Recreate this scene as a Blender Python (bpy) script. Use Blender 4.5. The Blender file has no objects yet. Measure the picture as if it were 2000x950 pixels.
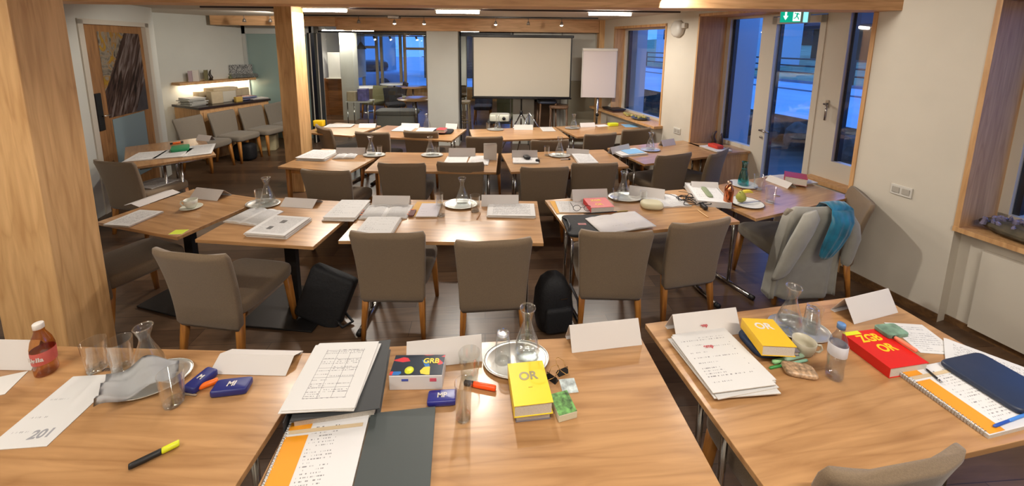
import bpy, bmesh, math, random
from mathutils import Vector, Matrix
import numpy as np
random.seed(7)
SC = bpy.context.scene
COL = SC.collection
PI = math.pi
# ---------------------------------------------------------------- camera
FPX, PITCH, ROLL, HC = 759.675, math.radians(8.705), math.radians(0.624), 2.106
_w = np.array([0, math.cos(PITCH), -math.sin(PITCH)]); _u = np.array([0, math.sin(PITCH), math.cos(PITCH)]); _r = np.array([1., 0, 0])
CR = _r*math.cos(ROLL)+_u*math.sin(ROLL); CU = -_r*math.sin(ROLL)+_u*math.cos(ROLL); CW = _w
cam = bpy.data.cameras.new('camera'); camo = bpy.data.objects.new('camera', cam); COL.objects.link(camo)
cam.sensor_width = 36.0; cam.lens = FPX/2000*36; cam.shift_y = -(475-200)/2000; cam.clip_end = 400; cam.clip_start = .05
M = Matrix.Identity(4)
for i in range(3):
    M[i][0] = CR[i]; M[i][1] = CU[i]; M[i][2] = -CW[i]
M[2][3] = HC
camo.matrix_world = M
SC.camera = camo
SC.view_settings.view_transform = 'Standard'; SC.view_settings.look = 'None'
SC.view_settings.gamma = 1; SC.view_settings.use_curve_mapping = False
SC.view_settings.exposure = -0.46
SC.cycles.use_denoising = True
SC.cycles.max_bounces = 8; SC.cycles.transparent_max_bounces = 24
SC.cycles.caustics_reflective = False; SC.cycles.caustics_refractive = False
SC.cycles.sample_clamp_indirect = 6
# ---------------------------------------------------------------- world: blue dusk
W = bpy.data.worlds.new('dusk'); SC.world = W; W.use_nodes = True
bg = W.node_tree.nodes['Background']; bg.inputs[0].default_value = (.085, .30, .95, 1); bg.inputs[1].default_value = 2.7
# ---------------------------------------------------------------- lights of the room, plus an added wall fill
WARM = (1, .93, .83)
def area(name, loc, sx, sy, power, rot=(0, 0, 0), color=WARM):
    l = bpy.data.lights.new(name, 'AREA'); l.shape = 'RECTANGLE'; l.size = sx; l.size_y = sy; l.energy = power; l.color = color
    o = bpy.data.objects.new(name, l); COL.objects.link(o); o.location = loc; o.rotation_euler = rot; return o
def spot(name, loc, target, power, angle=70, color=WARM, size=.03, blend=.5):
    l = bpy.data.lights.new(name, 'SPOT'); l.energy = power; l.spot_size = math.radians(angle); l.spot_blend = blend; l.color = color; l.shadow_soft_size = size
    o = bpy.data.objects.new(name, l); COL.objects.link(o); o.location = loc
    o.rotation_euler = (Vector(target)-Vector(loc)).to_track_quat('-Z', 'Y').to_euler(); return o
ZC = 2.56
TUBES = [((643, 23), 5.40, .50), ((898, 26), 5.42, .55), ((1190, 30), 5.5, .58)]
for k, (x, y, p) in enumerate([(-2.55, 5.4, 62), (-.75, 5.42, 60), (1.34, 5.5, 46), (-2.4, .6, 32), (0, .5, 24), (2.0, .5, 46), (-2.4, -1.6, 26), (.8, -1.6, 26)]):
    area('tube_glow', (x, y, ZC-.075), .55 if y > 4 else 1.1, .05, p)
for (x, y, tx, ty, p, a) in [(-.25, 3.0, .05, 1.35, 100, 70), (1.6, 2.95, 1.5, 1.6, 34, 80), (-1.9, 3.0, -1.7, 1.3, 40, 80), (-.3, 3.7, -.45, 2.7, 64, 70), (1.3, 4.2, 1.1, 3.0, 62, 75), (-2.2, 4.2, -2.1, 2.9, 72, 70),
                              (-1.9, 6.6, -1.4, 5.2, 30, 90), (-.2, 6.6, 0, 5.5, 32, 90), (.9, 6.7, 1.0, 5.5, 28, 90), (-3.2, 5.0, -4.9, 5.4, 80, 110), (-3.8, 6.3, -5.8, 7.5, 70, 110), (-.2, 5.9, .1, 7.5, 30, 90), (1.2, 3.2, 3.3, 2.9, 110, 115)]:  # last spot: fill added to brighten the near right wall, no fixture
    spot('spot_beam', (x, y, 2.46), (tx, ty, .75 if ty < 7 else 1.5), p, a)
# ---------------------------------------------------------------- pixel rays -> points of the room
def ray(x, y): return CW+CR*(x-1000)/FPX-CU*(y-200)/FPX
def at(x, y, z=.75):
    d = ray(x, y); t = (z-HC)/d[2]; return Vector((d[0]*t, d[1]*t, z))
def atY(x, y, Y):
    d = ray(x, y); t = Y/d[1]; return Vector((d[0]*t, Y, HC+d[2]*t))
# ---------------------------------------------------------------- materials
MATS = {}
def lin(c): return tuple(((v/255)/12.92 if v/255 <= .04045 else ((v/255+.055)/1.055)**2.4) for v in c)
def newmat(n):
    m = bpy.data.materials.new(n); m.use_nodes = True; nt = m.node_tree; b = nt.nodes['Principled BSDF']; MATS[n] = m; return m, nt, b
def mat(n, c, rough=.6, metal=0, noise=0, nscale=40, bump=0, spec=.5, emit=None, es=0, sheen=0):
    if n in MATS: return MATS[n]
    m, nt, b = newmat(n); c = lin(c) if max(c) > 1 else c
    b.inputs['Base Color'].default_value = (*c, 1); b.inputs['Roughness'].default_value = rough; b.inputs['Metallic'].default_value = metal
    b.inputs['Specular IOR Level'].default_value = spec
    if sheen: b.inputs['Sheen Weight'].default_value = sheen
    if emit: b.inputs['Emission Color'].default_value = (*emit, 1); b.inputs['Emission Strength'].default_value = es
    if noise or bump:
        tc = nt.nodes.new('ShaderNodeTexCoord'); nz = nt.nodes.new('ShaderNodeTexNoise'); nz.inputs['Scale'].default_value = nscale; nz.inputs['Detail'].default_value = 5
        nt.links.new(tc.outputs['Object'], nz.inputs['Vector'])
        if noise:
            r = nt.nodes.new('ShaderNodeValToRGB'); e = r.color_ramp.elements
            e[0].position = .3; e[1].position = .7
            e[0].color = (*[v*(1-noise) for v in c], 1); e[1].color = (*[min(1, v*(1+noise)) for v in c], 1)
            nt.links.new(nz.outputs['Fac'], r.inputs[0]); nt.links.new(r.outputs[0], b.inputs['Base Color'])
        if bump:
            bp = nt.nodes.new('ShaderNodeBump'); bp.inputs['Strength'].default_value = bump; bp.inputs['Distance'].default_value = .01
            nt.links.new(nz.outputs['Fac'], bp.inputs['Height']); nt.links.new(bp.outputs[0], b.inputs['Normal'])
    return m
def wood(n, c1, c2, axis=0, s=1.0, rough=.4, knots=True):
    if n in MATS: return MATS[n]
    m, nt, b = newmat(n); N = nt.nodes.new; L = nt.links.new
    c1, c2 = lin(c1), lin(c2)
    tc = N('ShaderNodeTexCoord'); oi = N('ShaderNodeObjectInfo'); mp = N('ShaderNodeMapping')
    sc = [14*s]*3; sc[axis] = 1.1*s; mp.inputs['Scale'].default_value = sc
    cb = N('ShaderNodeVectorMath'); cb.operation = 'ADD'; ml = N('ShaderNodeMath'); ml.operation = 'MULTIPLY'; ml.inputs[1].default_value = 37
    L(oi.outputs['Random'], ml.inputs[0]); L(tc.outputs['Object'], cb.inputs[0]); L(ml.outputs[0], cb.inputs[1]); L(cb.outputs[0], mp.inputs['Vector'])
    n1 = N('ShaderNodeTexNoise'); n1.inputs['Scale'].default_value = 2.2; n1.inputs['Detail'].default_value = 7; n1.inputs['Distortion'].default_value = .6
    L(mp.outputs[0], n1.inputs['Vector'])
    mp2 = N('ShaderNodeMapping'); sc2 = [5*s]*3; sc2[axis] = .55*s; mp2.inputs['Scale'].default_value = sc2; L(cb.outputs[0], mp2.inputs['Vector'])
    n2 = N('ShaderNodeTexNoise'); n2.inputs['Scale'].default_value = 1.3; n2.inputs['Detail'].default_value = 2; L(mp2.outputs[0], n2.inputs['Vector'])
    mm = N('ShaderNodeMath'); mm.operation = 'MULTIPLY'; mm.inputs[1].default_value = 16; L(n2.outputs['Fac'], mm.inputs[0])
    fr = N('ShaderNodeMath'); fr.operation = 'PINGPONG'; fr.inputs[1].default_value = 1.0; L(mm.outputs[0], fr.inputs[0])
    pw = N('ShaderNodeMath'); pw.operation = 'POWER'; pw.inputs[1].default_value = 3.0; L(fr.outputs[0], pw.inputs[0])
    mx = N('ShaderNodeMath'); mx.operation = 'MULTIPLY_ADD'; mx.inputs[1].default_value = -.19; L(pw.outputs[0], mx.inputs[0]); L(n1.outputs['Fac'], mx.inputs[2])
    r = N('ShaderNodeValToRGB'); e = r.color_ramp.elements; e[0].position = .2; e[0].color = (*c2, 1); e[1].position = .66; e[1].color = (*c1, 1)
    L(mx.outputs[0], r.inputs[0]); L(r.outputs[0], b.inputs['Base Color']); b.inputs['Roughness'].default_value = rough
    bp = N('ShaderNodeBump'); bp.inputs['Strength'].default_value = .08; bp.inputs['Distance'].default_value = .004; L(n1.outputs['Fac'], bp.inputs['Height']); L(bp.outputs[0], b.inputs['Normal'])
    return m
def floor_mat():
    m, nt, b = newmat('plank_floor'); N = nt.nodes.new; L = nt.links.new
    tc = N('ShaderNodeTexCoord'); mp = N('ShaderNodeMapping'); mp.inputs['Rotation'].default_value = (0, 0, math.radians(-4)); L(tc.outputs['Object'], mp.inputs['Vector'])
    br = N('ShaderNodeTexBrick'); br.inputs['Scale'].default_value = 1; br.inputs['Brick Width'].default_value = 1.5; br.inputs['Row Height'].default_value = .16
    br.inputs['Mortar Size'].default_value = .002; br.inputs['Bias'].default_value = 0; br.offset = .37
    br.inputs['Color1'].default_value = (*lin((104, 80, 60)), 1); br.inputs['Color2'].default_value = (*lin((74, 54, 40)), 1); br.inputs['Mortar'].default_value = (*lin((48, 34, 26)), 1)
    L(mp.outputs[0], br.inputs['Vector'])
    m2 = N('ShaderNodeMapping'); m2.inputs['Scale'].default_value = (1.5, 16, 16); L(mp.outputs[0], m2.inputs['Vector'])
    nz = N('ShaderNodeTexNoise'); nz.inputs['Scale'].default_value = 2.5; nz.inputs['Detail'].default_value = 7; L(m2.outputs[0], nz.inputs['Vector'])
    mr = N('ShaderNodeMapRange'); mr.inputs['To Min'].default_value = .55; mr.inputs['To Max'].default_value = 1.4; L(nz.outputs['Fac'], mr.inputs['Value'])
    mx = N('ShaderNodeMixRGB'); mx.blend_type = 'MULTIPLY'; mx.inputs[0].default_value = 1; L(br.outputs['Color'], mx.inputs[1]); L(mr.outputs[0], mx.inputs[2])
    L(mx.outputs[0], b.inputs['Base Color']); b.inputs['Roughness'].default_value = .3; b.inputs['Specular IOR Level'].default_value = .42
    bp = N('ShaderNodeBump'); bp.inputs['Strength'].default_value = .1; bp.inputs['Distance'].default_value = .005; L(nz.outputs['Fac'], bp.inputs['Height']); L(bp.outputs[0], b.inputs['Normal'])
    return m
def glass(n, tint=(1, 1, 1), base=.06, edge=.75, rough=.02):
    if n in MATS: return MATS[n]
    m, nt, b = newmat(n); N = nt.nodes.new; L = nt.links.new; nt.nodes.remove(b)
    out = nt.nodes['Material Output']; tr = N('ShaderNodeBsdfTransparent'); tr.inputs[0].default_value = (*tint, 1)
    gl = N('ShaderNodeBsdfGlossy'); gl.inputs['Roughness'].default_value = rough; gl.inputs[0].default_value = (1, 1, 1, 1)
    lw = N('ShaderNodeLayerWeight'); lw.inputs['Blend'].default_value = .35
    mr = N('ShaderNodeMapRange'); mr.inputs['To Min'].default_value = base; mr.inputs['To Max'].default_value = edge; 
    pw = N('ShaderNodeMath'); pw.operation = 'POWER'; pw.inputs[1].default_value = 2.4; L(lw.outputs['Facing'], pw.inputs[0]); L(pw.outputs[0], mr.inputs['Value'])
    ms = N('ShaderNodeMixShader'); L(mr.outputs[0], ms.inputs[0]); L(tr.outputs[0], ms.inputs[1]); L(gl.outputs[0], ms.inputs[2]); L(ms.outputs[0], out.inputs[0])
    return m
def page(n, paper=(212, 210, 208), ink=(128, 126, 128), lines=26, dens=.5, mu=.1, mv=.08, para=.42, grid=0, scale=1.0):
    if n in MATS: return MATS[n]
    m, nt, b = newmat(n); N = nt.nodes.new; L = nt.links.new
    uv = N('ShaderNodeUVMap'); sp = N('ShaderNodeSeparateXYZ'); L(uv.outputs[0], sp.inputs[0]); U, V = sp.outputs[0], sp.outputs[1]
    def mth(op, a, bb=None, c=None):
        x = N('ShaderNodeMath'); x.operation = op
        for i, v in enumerate((a, bb, c)):
            if v is None: continue
            if isinstance(v, (int, float)): x.inputs[i].default_value = v
            else: L(v, x.inputs[i])
        return x.outputs[0]
    vl = mth('MULTIPLY', V, lines); fl = mth('FLOOR', vl); row = mth('LESS_THAN', mth('FRACT', vl), .34)
    cb = N('ShaderNodeCombineXYZ'); L(mth('MULTIPLY', U, 62*scale), cb.inputs[0]); L(mth('MULTIPLY', fl, 7.31), cb.inputs[1])
    nz = N('ShaderNodeTexNoise'); nz.inputs['Scale'].default_value = 1; nz.inputs['Detail'].default_value = 1; L(cb.outputs[0], nz.inputs['Vector'])
    word = mth('GREATER_THAN', nz.outputs['Fac'], 1-dens if dens > .5 else .5+(.5-dens)*.5)
    c2 = N('ShaderNodeCombineXYZ'); L(mth('MULTIPLY', fl, 3.77), c2.inputs[0]); L(mth('FLOOR', mth('MULTIPLY', U, 2.3)), c2.inputs[1])
    n2 = N('ShaderNodeTexNoise'); n2.inputs['Scale'].default_value = 1; n2.inputs['Detail'].default_value = 0; L(c2.outputs[0], n2.inputs['Vector'])
    pr = mth('GREATER_THAN', n2.outputs['Fac'], para)
    k = mth('MULTIPLY', mth('MULTIPLY', row, word), pr)
    for q in (mth('GREATER_THAN', U, mu), mth('LESS_THAN', U, 1-mu), mth('GREATER_THAN', V, mv), mth('LESS_THAN', V, 1-mv)): k = mth('MULTIPLY', k, q)
    if grid:
        gu = mth('LESS_THAN', mth('FRACT', mth('MULTIPLY', U, 5)), .03); gv = mth('LESS_THAN', mth('FRACT', mth('MULTIPLY', V, 7)), .03)
        g = mth('MAXIMUM', gu, gv)
        for q in (mth('GREATER_THAN', U, .2), mth('LESS_THAN', U, .82), mth('GREATER_THAN', V, .14), mth('LESS_THAN', V, .88)): g = mth('MULTIPLY', g, q)
        k = mth('MAXIMUM', k, g)
    mx = N('ShaderNodeMixRGB'); mx.inputs[1].default_value = (*lin(paper), 1); mx.inputs[2].default_value = (*lin(ink), 1); L(k, mx.inputs[0])
    L(mx.outputs[0], b.inputs['Base Color']); b.inputs['Roughness'].default_value = .75
    return m
OAK = wood('oak_table', (188, 144, 98), (152, 110, 70), rough=.3); OAK.node_tree.nodes['Principled BSDF'].inputs['Coat Weight'].default_value = .35; OAK.node_tree.nodes['Principled BSDF'].inputs['Coat Roughness'].default_value = .18
OAKV = wood('oak_post', (222, 178, 124), (190, 144, 92), axis=2, rough=.55)
OAKB = wood('oak_beam', (230, 184, 136), (196, 148, 102), axis=0, rough=.55)
OAKP = wood('oak_panel', (210, 166, 116), (182, 136, 88), axis=2, rough=.55)
OAKLEG = wood('oak_leg', (190, 128, 58), (140, 84, 34), axis=2, rough=.4)
WALL = mat('plaster', (208, 200, 186), .85, noise=.03, nscale=3)
WALLG = mat('plaster_cool', (200, 200, 192), .85, noise=.02, nscale=3)
CEIL = mat('ceiling_paint', (200, 190, 178), .9)
FLOOR = floor_mat()
WHITEF = mat('window_paint', (214, 206, 192), .4)
BLACKF = mat('gasket', (14, 16, 24), .4)
FAB = mat('taupe_fabric', (120, 101, 79), .85, noise=.14, nscale=260, bump=.15, sheen=.2)
FABL = mat('grey_fabric', (128, 118, 104), .85, noise=.12, nscale=260, bump=.15, sheen=.2)
CHROME = mat('chrome', (190, 188, 186), .18, 1)
SILVER = mat('silver_tray', (222, 220, 214), .3, .75)
BLACK = mat('black_metal', (22, 21, 22), .45)
BLKFAB = mat('black_nylon', (16, 16, 20), .7, noise=.2, nscale=60, bump=.3)
PAPER = mat('white_card', (212, 206, 202), .8)
PAPER2 = mat('white_paper', (222, 220, 216), .8, noise=.02, nscale=8)
EDGE = mat('page_edges', (200, 192, 182), .9, noise=.1, nscale=300)
GLASS = glass('clear_glass', (.98, .99, .99), .05, .95); PANE = glass('window_glass', (.93, .96, 1), .05, .5)
TEALG = glass('teal_glass', (.10, .66, .66), .10, .7)
WATER = glass('water', (.93, .95, .96), .10, .5)
TEXTP = page('text_page'); TEXTD = page('dense_text_page', lines=40, dens=.62, para=.3); TEXTL = page('sparse_text_page', lines=22, dens=.42, para=.52)
FORM = page('form_page', lines=36, dens=.5, para=.5, mu=.2, mv=.12, grid=1); CARDTXT = page('name_card_print', lines=5, dens=.5, mu=.12, mv=.28, para=.5, scale=.8)
# ---------------------------------------------------------------- mesh helpers
class B:
    def __init__(s): s.bm = bmesh.new(); s.uv = s.bm.loops.layers.uv.new('UVMap'); s.mi = 0
    def _f(s, vs, smooth=False, uvs=None):
        try: f = s.bm.faces.new(vs)
        except ValueError: return None
        f.smooth = smooth; f.material_index = s.mi
        for i, l in enumerate(f.loops): l[s.uv].uv = uvs[i] if uvs else (-1, -1)
        return f
    def box(s, c, d, rz=0, uvtop=False, m=None, bev=0):
        hx, hy, hz = d[0]/2, d[1]/2, d[2]/2; R = Matrix.Rotation(rz, 4, 'Z') if m is None else m
        v = [s.bm.verts.new(Vector(c)+(R @ Vector((x*hx, y*hy, z*hz)))) for z in (-1, 1) for x, y in ((-1, -1), (1, -1), (1, 1), (-1, 1))]
        fs = [s._f([v[3], v[2], v[1], v[0]]), s._f([v[4], v[5], v[6], v[7]], uvs=[(0, 0), (1, 0), (1, 1), (0, 1)] if uvtop else None)]
        for i in range(4): j = (i+1) % 4; fs.append(s._f([v[i], v[j], v[j+4], v[i+4]]))
        if bev:
            es = {e for f in fs for e in f.edges}
            bmesh.ops.bevel(s.bm, geom=list(es), offset=bev, segments=2, affect='EDGES', profile=.5)
        return s
    def prism(s, pts, z0, z1):
        a = [s.bm.verts.new((p[0], p[1], z0)) for p in pts]; b = [s.bm.verts.new((p[0], p[1], z1)) for p in pts]; n = len(pts)
        s._f(a[::-1]); s._f(b)
        for i in range(n): j = (i+1) % n; s._f([a[i], a[j], b[j], b[i]])
        return s
    def rings(s, rs, smooth=True, cap=True, closed=True):
        vs = [[s.bm.verts.new(p) for p in r] for r in rs]; n = len(rs[0])
        for a, b in zip(vs, vs[1:]):
            for i in range(n if closed else n-1): j = (i+1) % n; s._f([a[i], a[j], b[j], b[i]], smooth)
        if cap: s._f(vs[0][::-1], smooth); s._f(vs[-1], smooth)
        return s
    def lathe(s, prof, n=28, c=(0, 0, 0), sx=1, sy=1, cap=True):
        rs = [[Vector((c[0]+r*sx*math.cos(2*PI*i/n), c[1]+r*sy*math.sin(2*PI*i/n), c[2]+z)) for i in range(n)] for r, z in prof]
        return s.rings(rs, cap=cap)
    def tube(s, pts, r, n=8, cap=True):
        pts = [Vector(p) for p in pts]; rs = []
        for k, p in enumerate(pts):
            t = (pts[min(k+1, len(pts)-1)]-pts[max(k-1, 0)]).normalized()
            a = t.orthogonal().normalized() if k == 0 else (pa-t*pa.dot(t)).normalized()
            pa = a; b = t.cross(a); rr = r[k] if isinstance(r, (list, tuple)) else r
            rs.append([p+(a*math.cos(2*PI*i/n)+b*math.sin(2*PI*i/n))*rr for i in range(n)])
        return s.rings(rs, cap=cap)
    def rbox(s, c, d, r=.01, e=5, n=28, steps=3):
        """soft box: superellipse plan, rounded rim"""
        rs = []; w, l, h = d
        def ring(k, z):
            out = []
            for i in range(n):
                a = 2*PI*i/n+PI/n; ca, sa = math.cos(a), math.sin(a)
                x = math.copysign(abs(ca)**(2/e), ca); y = math.copysign(abs(sa)**(2/e), sa)
                out.append(Vector((c[0]+x*(w/2-k), c[1]+y*(l/2-k), c[2]+z)))
            return out
        for i in range(steps+1): a = PI/2*i/steps; rs.append(ring(r*(1-math.sin(a)), -h/2+r*(1-math.cos(a))))
        for i in range(steps+1): a = PI/2*i/steps; rs.append(ring(r*(1-math.cos(a)), h/2-r*(1-math.sin(a))))
        return s.rings(rs)
    def mesh(s, name):
        bmesh.ops.recalc_face_normals(s.bm, faces=s.bm.faces); me = bpy.data.meshes.new(name); s.bm.to_mesh(me); s.bm.free(); return me
def mk(name, b, mats, parent=None, loc=(0, 0, 0), rot=(0, 0, 0), label=None, mod=None):
    me = b.mesh(name) if isinstance(b, B) else b
    if not me.materials:
        for m in (mats if isinstance(mats, (list, tuple)) else [mats]): me.materials.append(m)
    o = bpy.data.objects.new(name, me); COL.objects.link(o); o.location = loc; o.rotation_euler = rot
    if parent: o.parent = parent
    if label: o['label'] = label
    if mod: mod(o)
    return o
def tag(o, label, cat, group=None, kind=None):
    o['label'] = label; o['category'] = cat
    if group: o['group'] = group
    if kind: o['kind'] = kind
    return o
def thing(name, label, cat, loc=(0, 0, 0), rz=0, group=None):
    o = bpy.data.objects.new(name, None); COL.objects.link(o); o.location = loc; o.rotation_euler = (0, 0, rz); o.empty_display_size = .05
    return tag(o, label, cat, group)
def struct(name, b, mats, label=None):
    o = mk(name, b, mats); o['kind'] = 'structure'
    if label: o['label'] = label
    return o
def _txt(o, name, m, loc, rot, sx, parent):
    bpy.context.view_layer.update(); me = bpy.data.meshes.new_from_object(o.evaluated_get(bpy.context.evaluated_depsgraph_get())); bpy.data.objects.remove(o)
    if not me.materials: me.materials.append(m)
    q = bpy.data.objects.new(name, me); COL.objects.link(q); q.location = loc; q.rotation_euler = rot; q.scale = (sx, 1, 1); q.parent = parent; return q
def text(body, size, m, parent, loc, rot=(0, 0, 0), name='lettering', ext=.0004, align='CENTER', sx=1):
    c = bpy.data.curves.new(name, 'FONT'); c.body = body; c.size = size; c.align_x = align; c.align_y = 'CENTER'; c.extrude = ext; c.offset = size*.028
    c.materials.append(m); o = bpy.data.objects.new(name, c); COL.objects.link(o); return _txt(o, name, m, loc, rot, sx, parent)
KIT = {}
def place(kit, name, label, cat, loc, rz=0, group=None, sc=(1, 1, 1), only=None):
    root = thing(name, label, cat, loc, rz, group); root.scale = sc if isinstance(sc, tuple) else (sc, sc, sc); made = {}
    for pn, me, par in KIT[kit]:
        o = bpy.data.objects.new(pn, me); COL.objects.link(o); o.parent = made[par] if par is not None else root
        made[len(made)] = o
    return root
def part(b, name, *mats):
    me = b.mesh(name)
    for m in mats: me.materials.append(m)
    return me
# rectangles from image corners lying on a plane of height z
def R4(fl, fr, br, bl, z=.75):
    a, b, c, d = [at(*p, z) for p in (fl, fr, br, bl)]
    u = ((b-a)+(c-d)); v = ((d-a)+(c-b)); w = u.length/2; l = v.length/2; ctr = (a+b+c+d)/4
    ang = math.atan2(u.y, u.x)*.5+(math.atan2(v.y, v.x)-PI/2)*.5
    return ctr.x, ctr.y, ang, w, l
def R2(fl, fr, dep, z=.75):
    a, b = at(*fl, z), at(*fr, z); u = b-a; ang = math.atan2(u.y, u.x); n = Vector((-math.sin(ang), math.cos(ang), 0)); c = (a+b)/2+n*dep/2
    return c.x, c.y, ang, u.length, dep
# ================================================================ THE ROOM
W0 = Vector((3.13, 3.30, 0)); WD = Vector((-.296, .955, 0)).normalized(); WN = Vector((.955, .296, 0)).normalized()
WANG = math.atan2(WD.y, WD.x)
def Wp(s, o, z=0): p = W0+WD*s+WN*o; return Vector((p.x, p.y, z))
def wbox(b, s0, s1, o0, o1, z0, z1): return b.prism([Wp(s0, o0), Wp(s0, o1), Wp(s1, o1), Wp(s1, o0)], z0, z1)
struct('floor', B().box((-1, 6, -.05), (18, 19, .1)), FLOOR)
struct('ceiling', B().prism([(-8, -3), (5.1, -3), (1.9, 7.6), (1.75, 7.95), (-5.7, 8.3), (-8, 8.3)], ZC, ZC+.1), CEIL)
b = B()
wbox(b, -6.4, -2.4, 0, .5, 0, ZC); wbox(b, -2.4, -.6, .10, .5, 0, .76); wbox(b, -2.4, -.6, 0, .5, 2.46, ZC)
wbox(b, -.6, .09, 0, .5, 0, ZC); wbox(b, .09, .74, .32, .5, 0, .66); wbox(b, .09, 2.12, 0, .5, 2.51, ZC)
wbox(b, 2.12, 2.76, 0, .5, 0, ZC); wbox(b, 2.76, 4.2, 0, .5, 0, .82); wbox(b, 2.76, 4.2, 0, .5, 2.42, ZC); wbox(b, 4.2, 4.95, 0, .5, 0, ZC)
struct('wall_right', b, WALL)
b = B(); wbox(b, -2.2, -.74, .05, .10, .06, .66); struct('trim_9', b, mat('radiator_panel', (206, 198, 184), .6), 'pale flush radiator cover below the near window')
b = B(); wbox(b, -6.4, -2.4, -.012, 0, 0, .07); wbox(b, -.6, .09, -.012, 0, 0, .07); wbox(b, -2.4, -.6, .088, .10, 0, .05); wbox(b, 2.12, 4.9, -.012, 0, 0, .07)
struct('baseboard_right', b, wood('oak_base', (120, 86, 52), (84, 58, 36), rough=.5))
struct('wall_back', B().box((-1.2, -3.05, 1.28), (13, .1, 2.56)), WALL)
# left wall: plane with the printed door, then the set-back wall behind the counter
LA = Vector((-5.19, 5.38, 0)); LD = Vector((-.29, .957, 0)).normalized(); LN = Vector((.957, .29, 0)).normalized()
def Lp(s, o=0): p = LA+LD*s+LN*o; return (p.x, p.y)
def lbox(b, s0, s1, o0, o1, z0, z1): return b.prism([Lp(s0, o0), Lp(s1, o0), Lp(s1, o1), Lp(s0, o1)], z0, z1)
b = B(); lbox(b, -1.1, .5, -.3, -.15, 0, ZC); lbox(b, -9, -.98, -.3, 0, 0, ZC); lbox(b, -.98, .36, -.3, 0, 2.32, ZC); lbox(b, .36, .52, -.3, 0, 0, ZC)
e1 = Vector(Lp(.52)); c1 = Vector((-6.24, 6.80)); cv = Vector((.40, .917)); c2 = Vector((-5.62, 8.22))
b.prism([e1, (e1.x-.3, e1.y), (c1.x-.3, c1.y), c1], 0, ZC); b.prism([c1, (c1.x-.3, c1.y+.1), (c2.x-.3, c2.y+.2), c2], 0, ZC)
struct('wall_left', b, WALLG)
b = B(); lbox(b, -.98, -.90, -.12, .015, 0, 2.32); lbox(b, .28, .36, -.12, .015, 0, 2.32); lbox(b, -.98, .36, -.12, .015, 2.27, 2.33)
struct('trim_10', b, mat('pale_frame', (196, 188, 174), .6), 'pale frame around the printed sliding door')
# printed door
def art_mat():
    m, nt, bb = newmat('rock_print'); N = nt.nodes.new; L = nt.links.new
    uv = N('ShaderNodeUVMap'); sp = N('ShaderNodeSeparateXYZ'); L(uv.outputs[0], sp.inputs[0])
    mp = N('ShaderNodeMapping'); mp0 = N('ShaderNodeMapping'); mp0.inputs['Rotation'].default_value = (0, 0, math.radians(-56)); mp.inputs['Scale'].default_value = (2.2, 15, 1); L(uv.outputs[0], mp0.inputs[0]); L(mp0.outputs[0], mp.inputs[0])
    nz = N('ShaderNodeTexNoise'); nz.inputs['Scale'].default_value = 1.0; nz.inputs['Detail'].default_value = 8; nz.inputs['Distortion'].default_value = 1.2; L(mp.outputs[0], nz.inputs['Vector'])
    r1 = N('ShaderNodeValToRGB'); e = r1.color_ramp.elements; e[0].position = .36; e[0].color = (*lin((40, 28, 26)), 1); e[1].position = .66; e[1].color = (*lin((178, 164, 158)), 1)
    x = r1.color_ramp.elements.new(.5); x.color = (*lin((110, 82, 72)), 1); L(nz.outputs['Fac'], r1.inputs[0])
    n2 = N('ShaderNodeTexNoise'); n2.inputs['Scale'].default_value = 5; n2.inputs['Detail'].default_value = 6; n2.inputs['Distortion'].default_value = 2; L(uv.outputs[0], n2.inputs['Vector'])
    r2 = N('ShaderNodeValToRGB'); e = r2.color_ramp.elements; e[0].position = .3; e[0].color = (*lin((92, 78, 66)), 1); e[1].position = .62; e[1].color = (*lin((216, 176, 60)), 1)
    x = r2.color_ramp.elements.new(.48); x.color = (*lin((186, 176, 158)), 1); x = r2.color_ramp.elements.new(.56); x.color = (*lin((200, 150, 80)), 1); L(n2.outputs['Fac'], r2.inputs[0])
    def mth(op, a, b2):
        y = N('ShaderNodeMath'); y.operation = op
        for i, v in enumerate((a, b2)):
            if isinstance(v, (int, float)): y.inputs[i].default_value = v
            else: L(v, y.inputs[i])
        return y.outputs[0]
    U, V = sp.outputs[0], sp.outputs[1]
    band = mth('SUBTRACT', V, mth('MULTIPLY', U, 1.15)); wob = mth('MULTIPLY', mth('SUBTRACT', n2.outputs['Fac'], .5), .10)
    lower = mth('LESS_THAN', mth('ADD', band, wob), .30); low2 = mth('GREATER_THAN', mth('ADD', band, wob), -.75)
    k = mth('MULTIPLY', lower, low2)
    r3 = N('ShaderNodeValToRGB'); e = r3.color_ramp.elements; e[0].color = (*lin((84, 80, 90)), 1); e[1].color = (*lin((126, 120, 122)), 1); L(n2.outputs['Fac'], r3.inputs[0])
    m1 = N('ShaderNodeMixRGB'); L(lower, m1.inputs[0]); L(r2.outputs[0], m1.inputs[1]); L(r3.outputs[0], m1.inputs[2])
    m2 = N('ShaderNodeMixRGB'); L(k, m2.inputs[0]); L(m1.outputs[0], m2.inputs[1]); L(r1.outputs[0], m2.inputs[2])
    L(m2.outputs[0], bb.inputs['Base Color']); bb.inputs['Roughness'].default_value = .5
    return m
d = thing('sliding_door', 'oak sliding door with a large rock-strata print and black recessed pull', 'door', (*Lp(-.9, -.06), 0), math.atan2(LD.y, LD.x)); d['kind'] = 'structure'
DW = 1.18
mk('door_leaf', B().box((DW/2, 0, 1.145), (DW, .05, 2.29), bev=.004), wood('oak_door', (168, 122, 76), (128, 88, 50), axis=2, rough=.45), d)
bb = B(); bb._f([bb.bm.verts.new(p) for p in ((.28, -.028, 1.12), (1.10, -.028, 1.10), (1.10, -.028, 2.17), (.28, -.028, 2.19))], uvs=[(0, 0), (1, 0), (1, 1), (0, 1)])
bmesh.ops.solidify(bb.bm, geom=bb.bm.faces[:], thickness=.004)
mk('printed_panel', bb, art_mat(), d, label='abstract rock-strata print in brown, grey and yellow')
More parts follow.
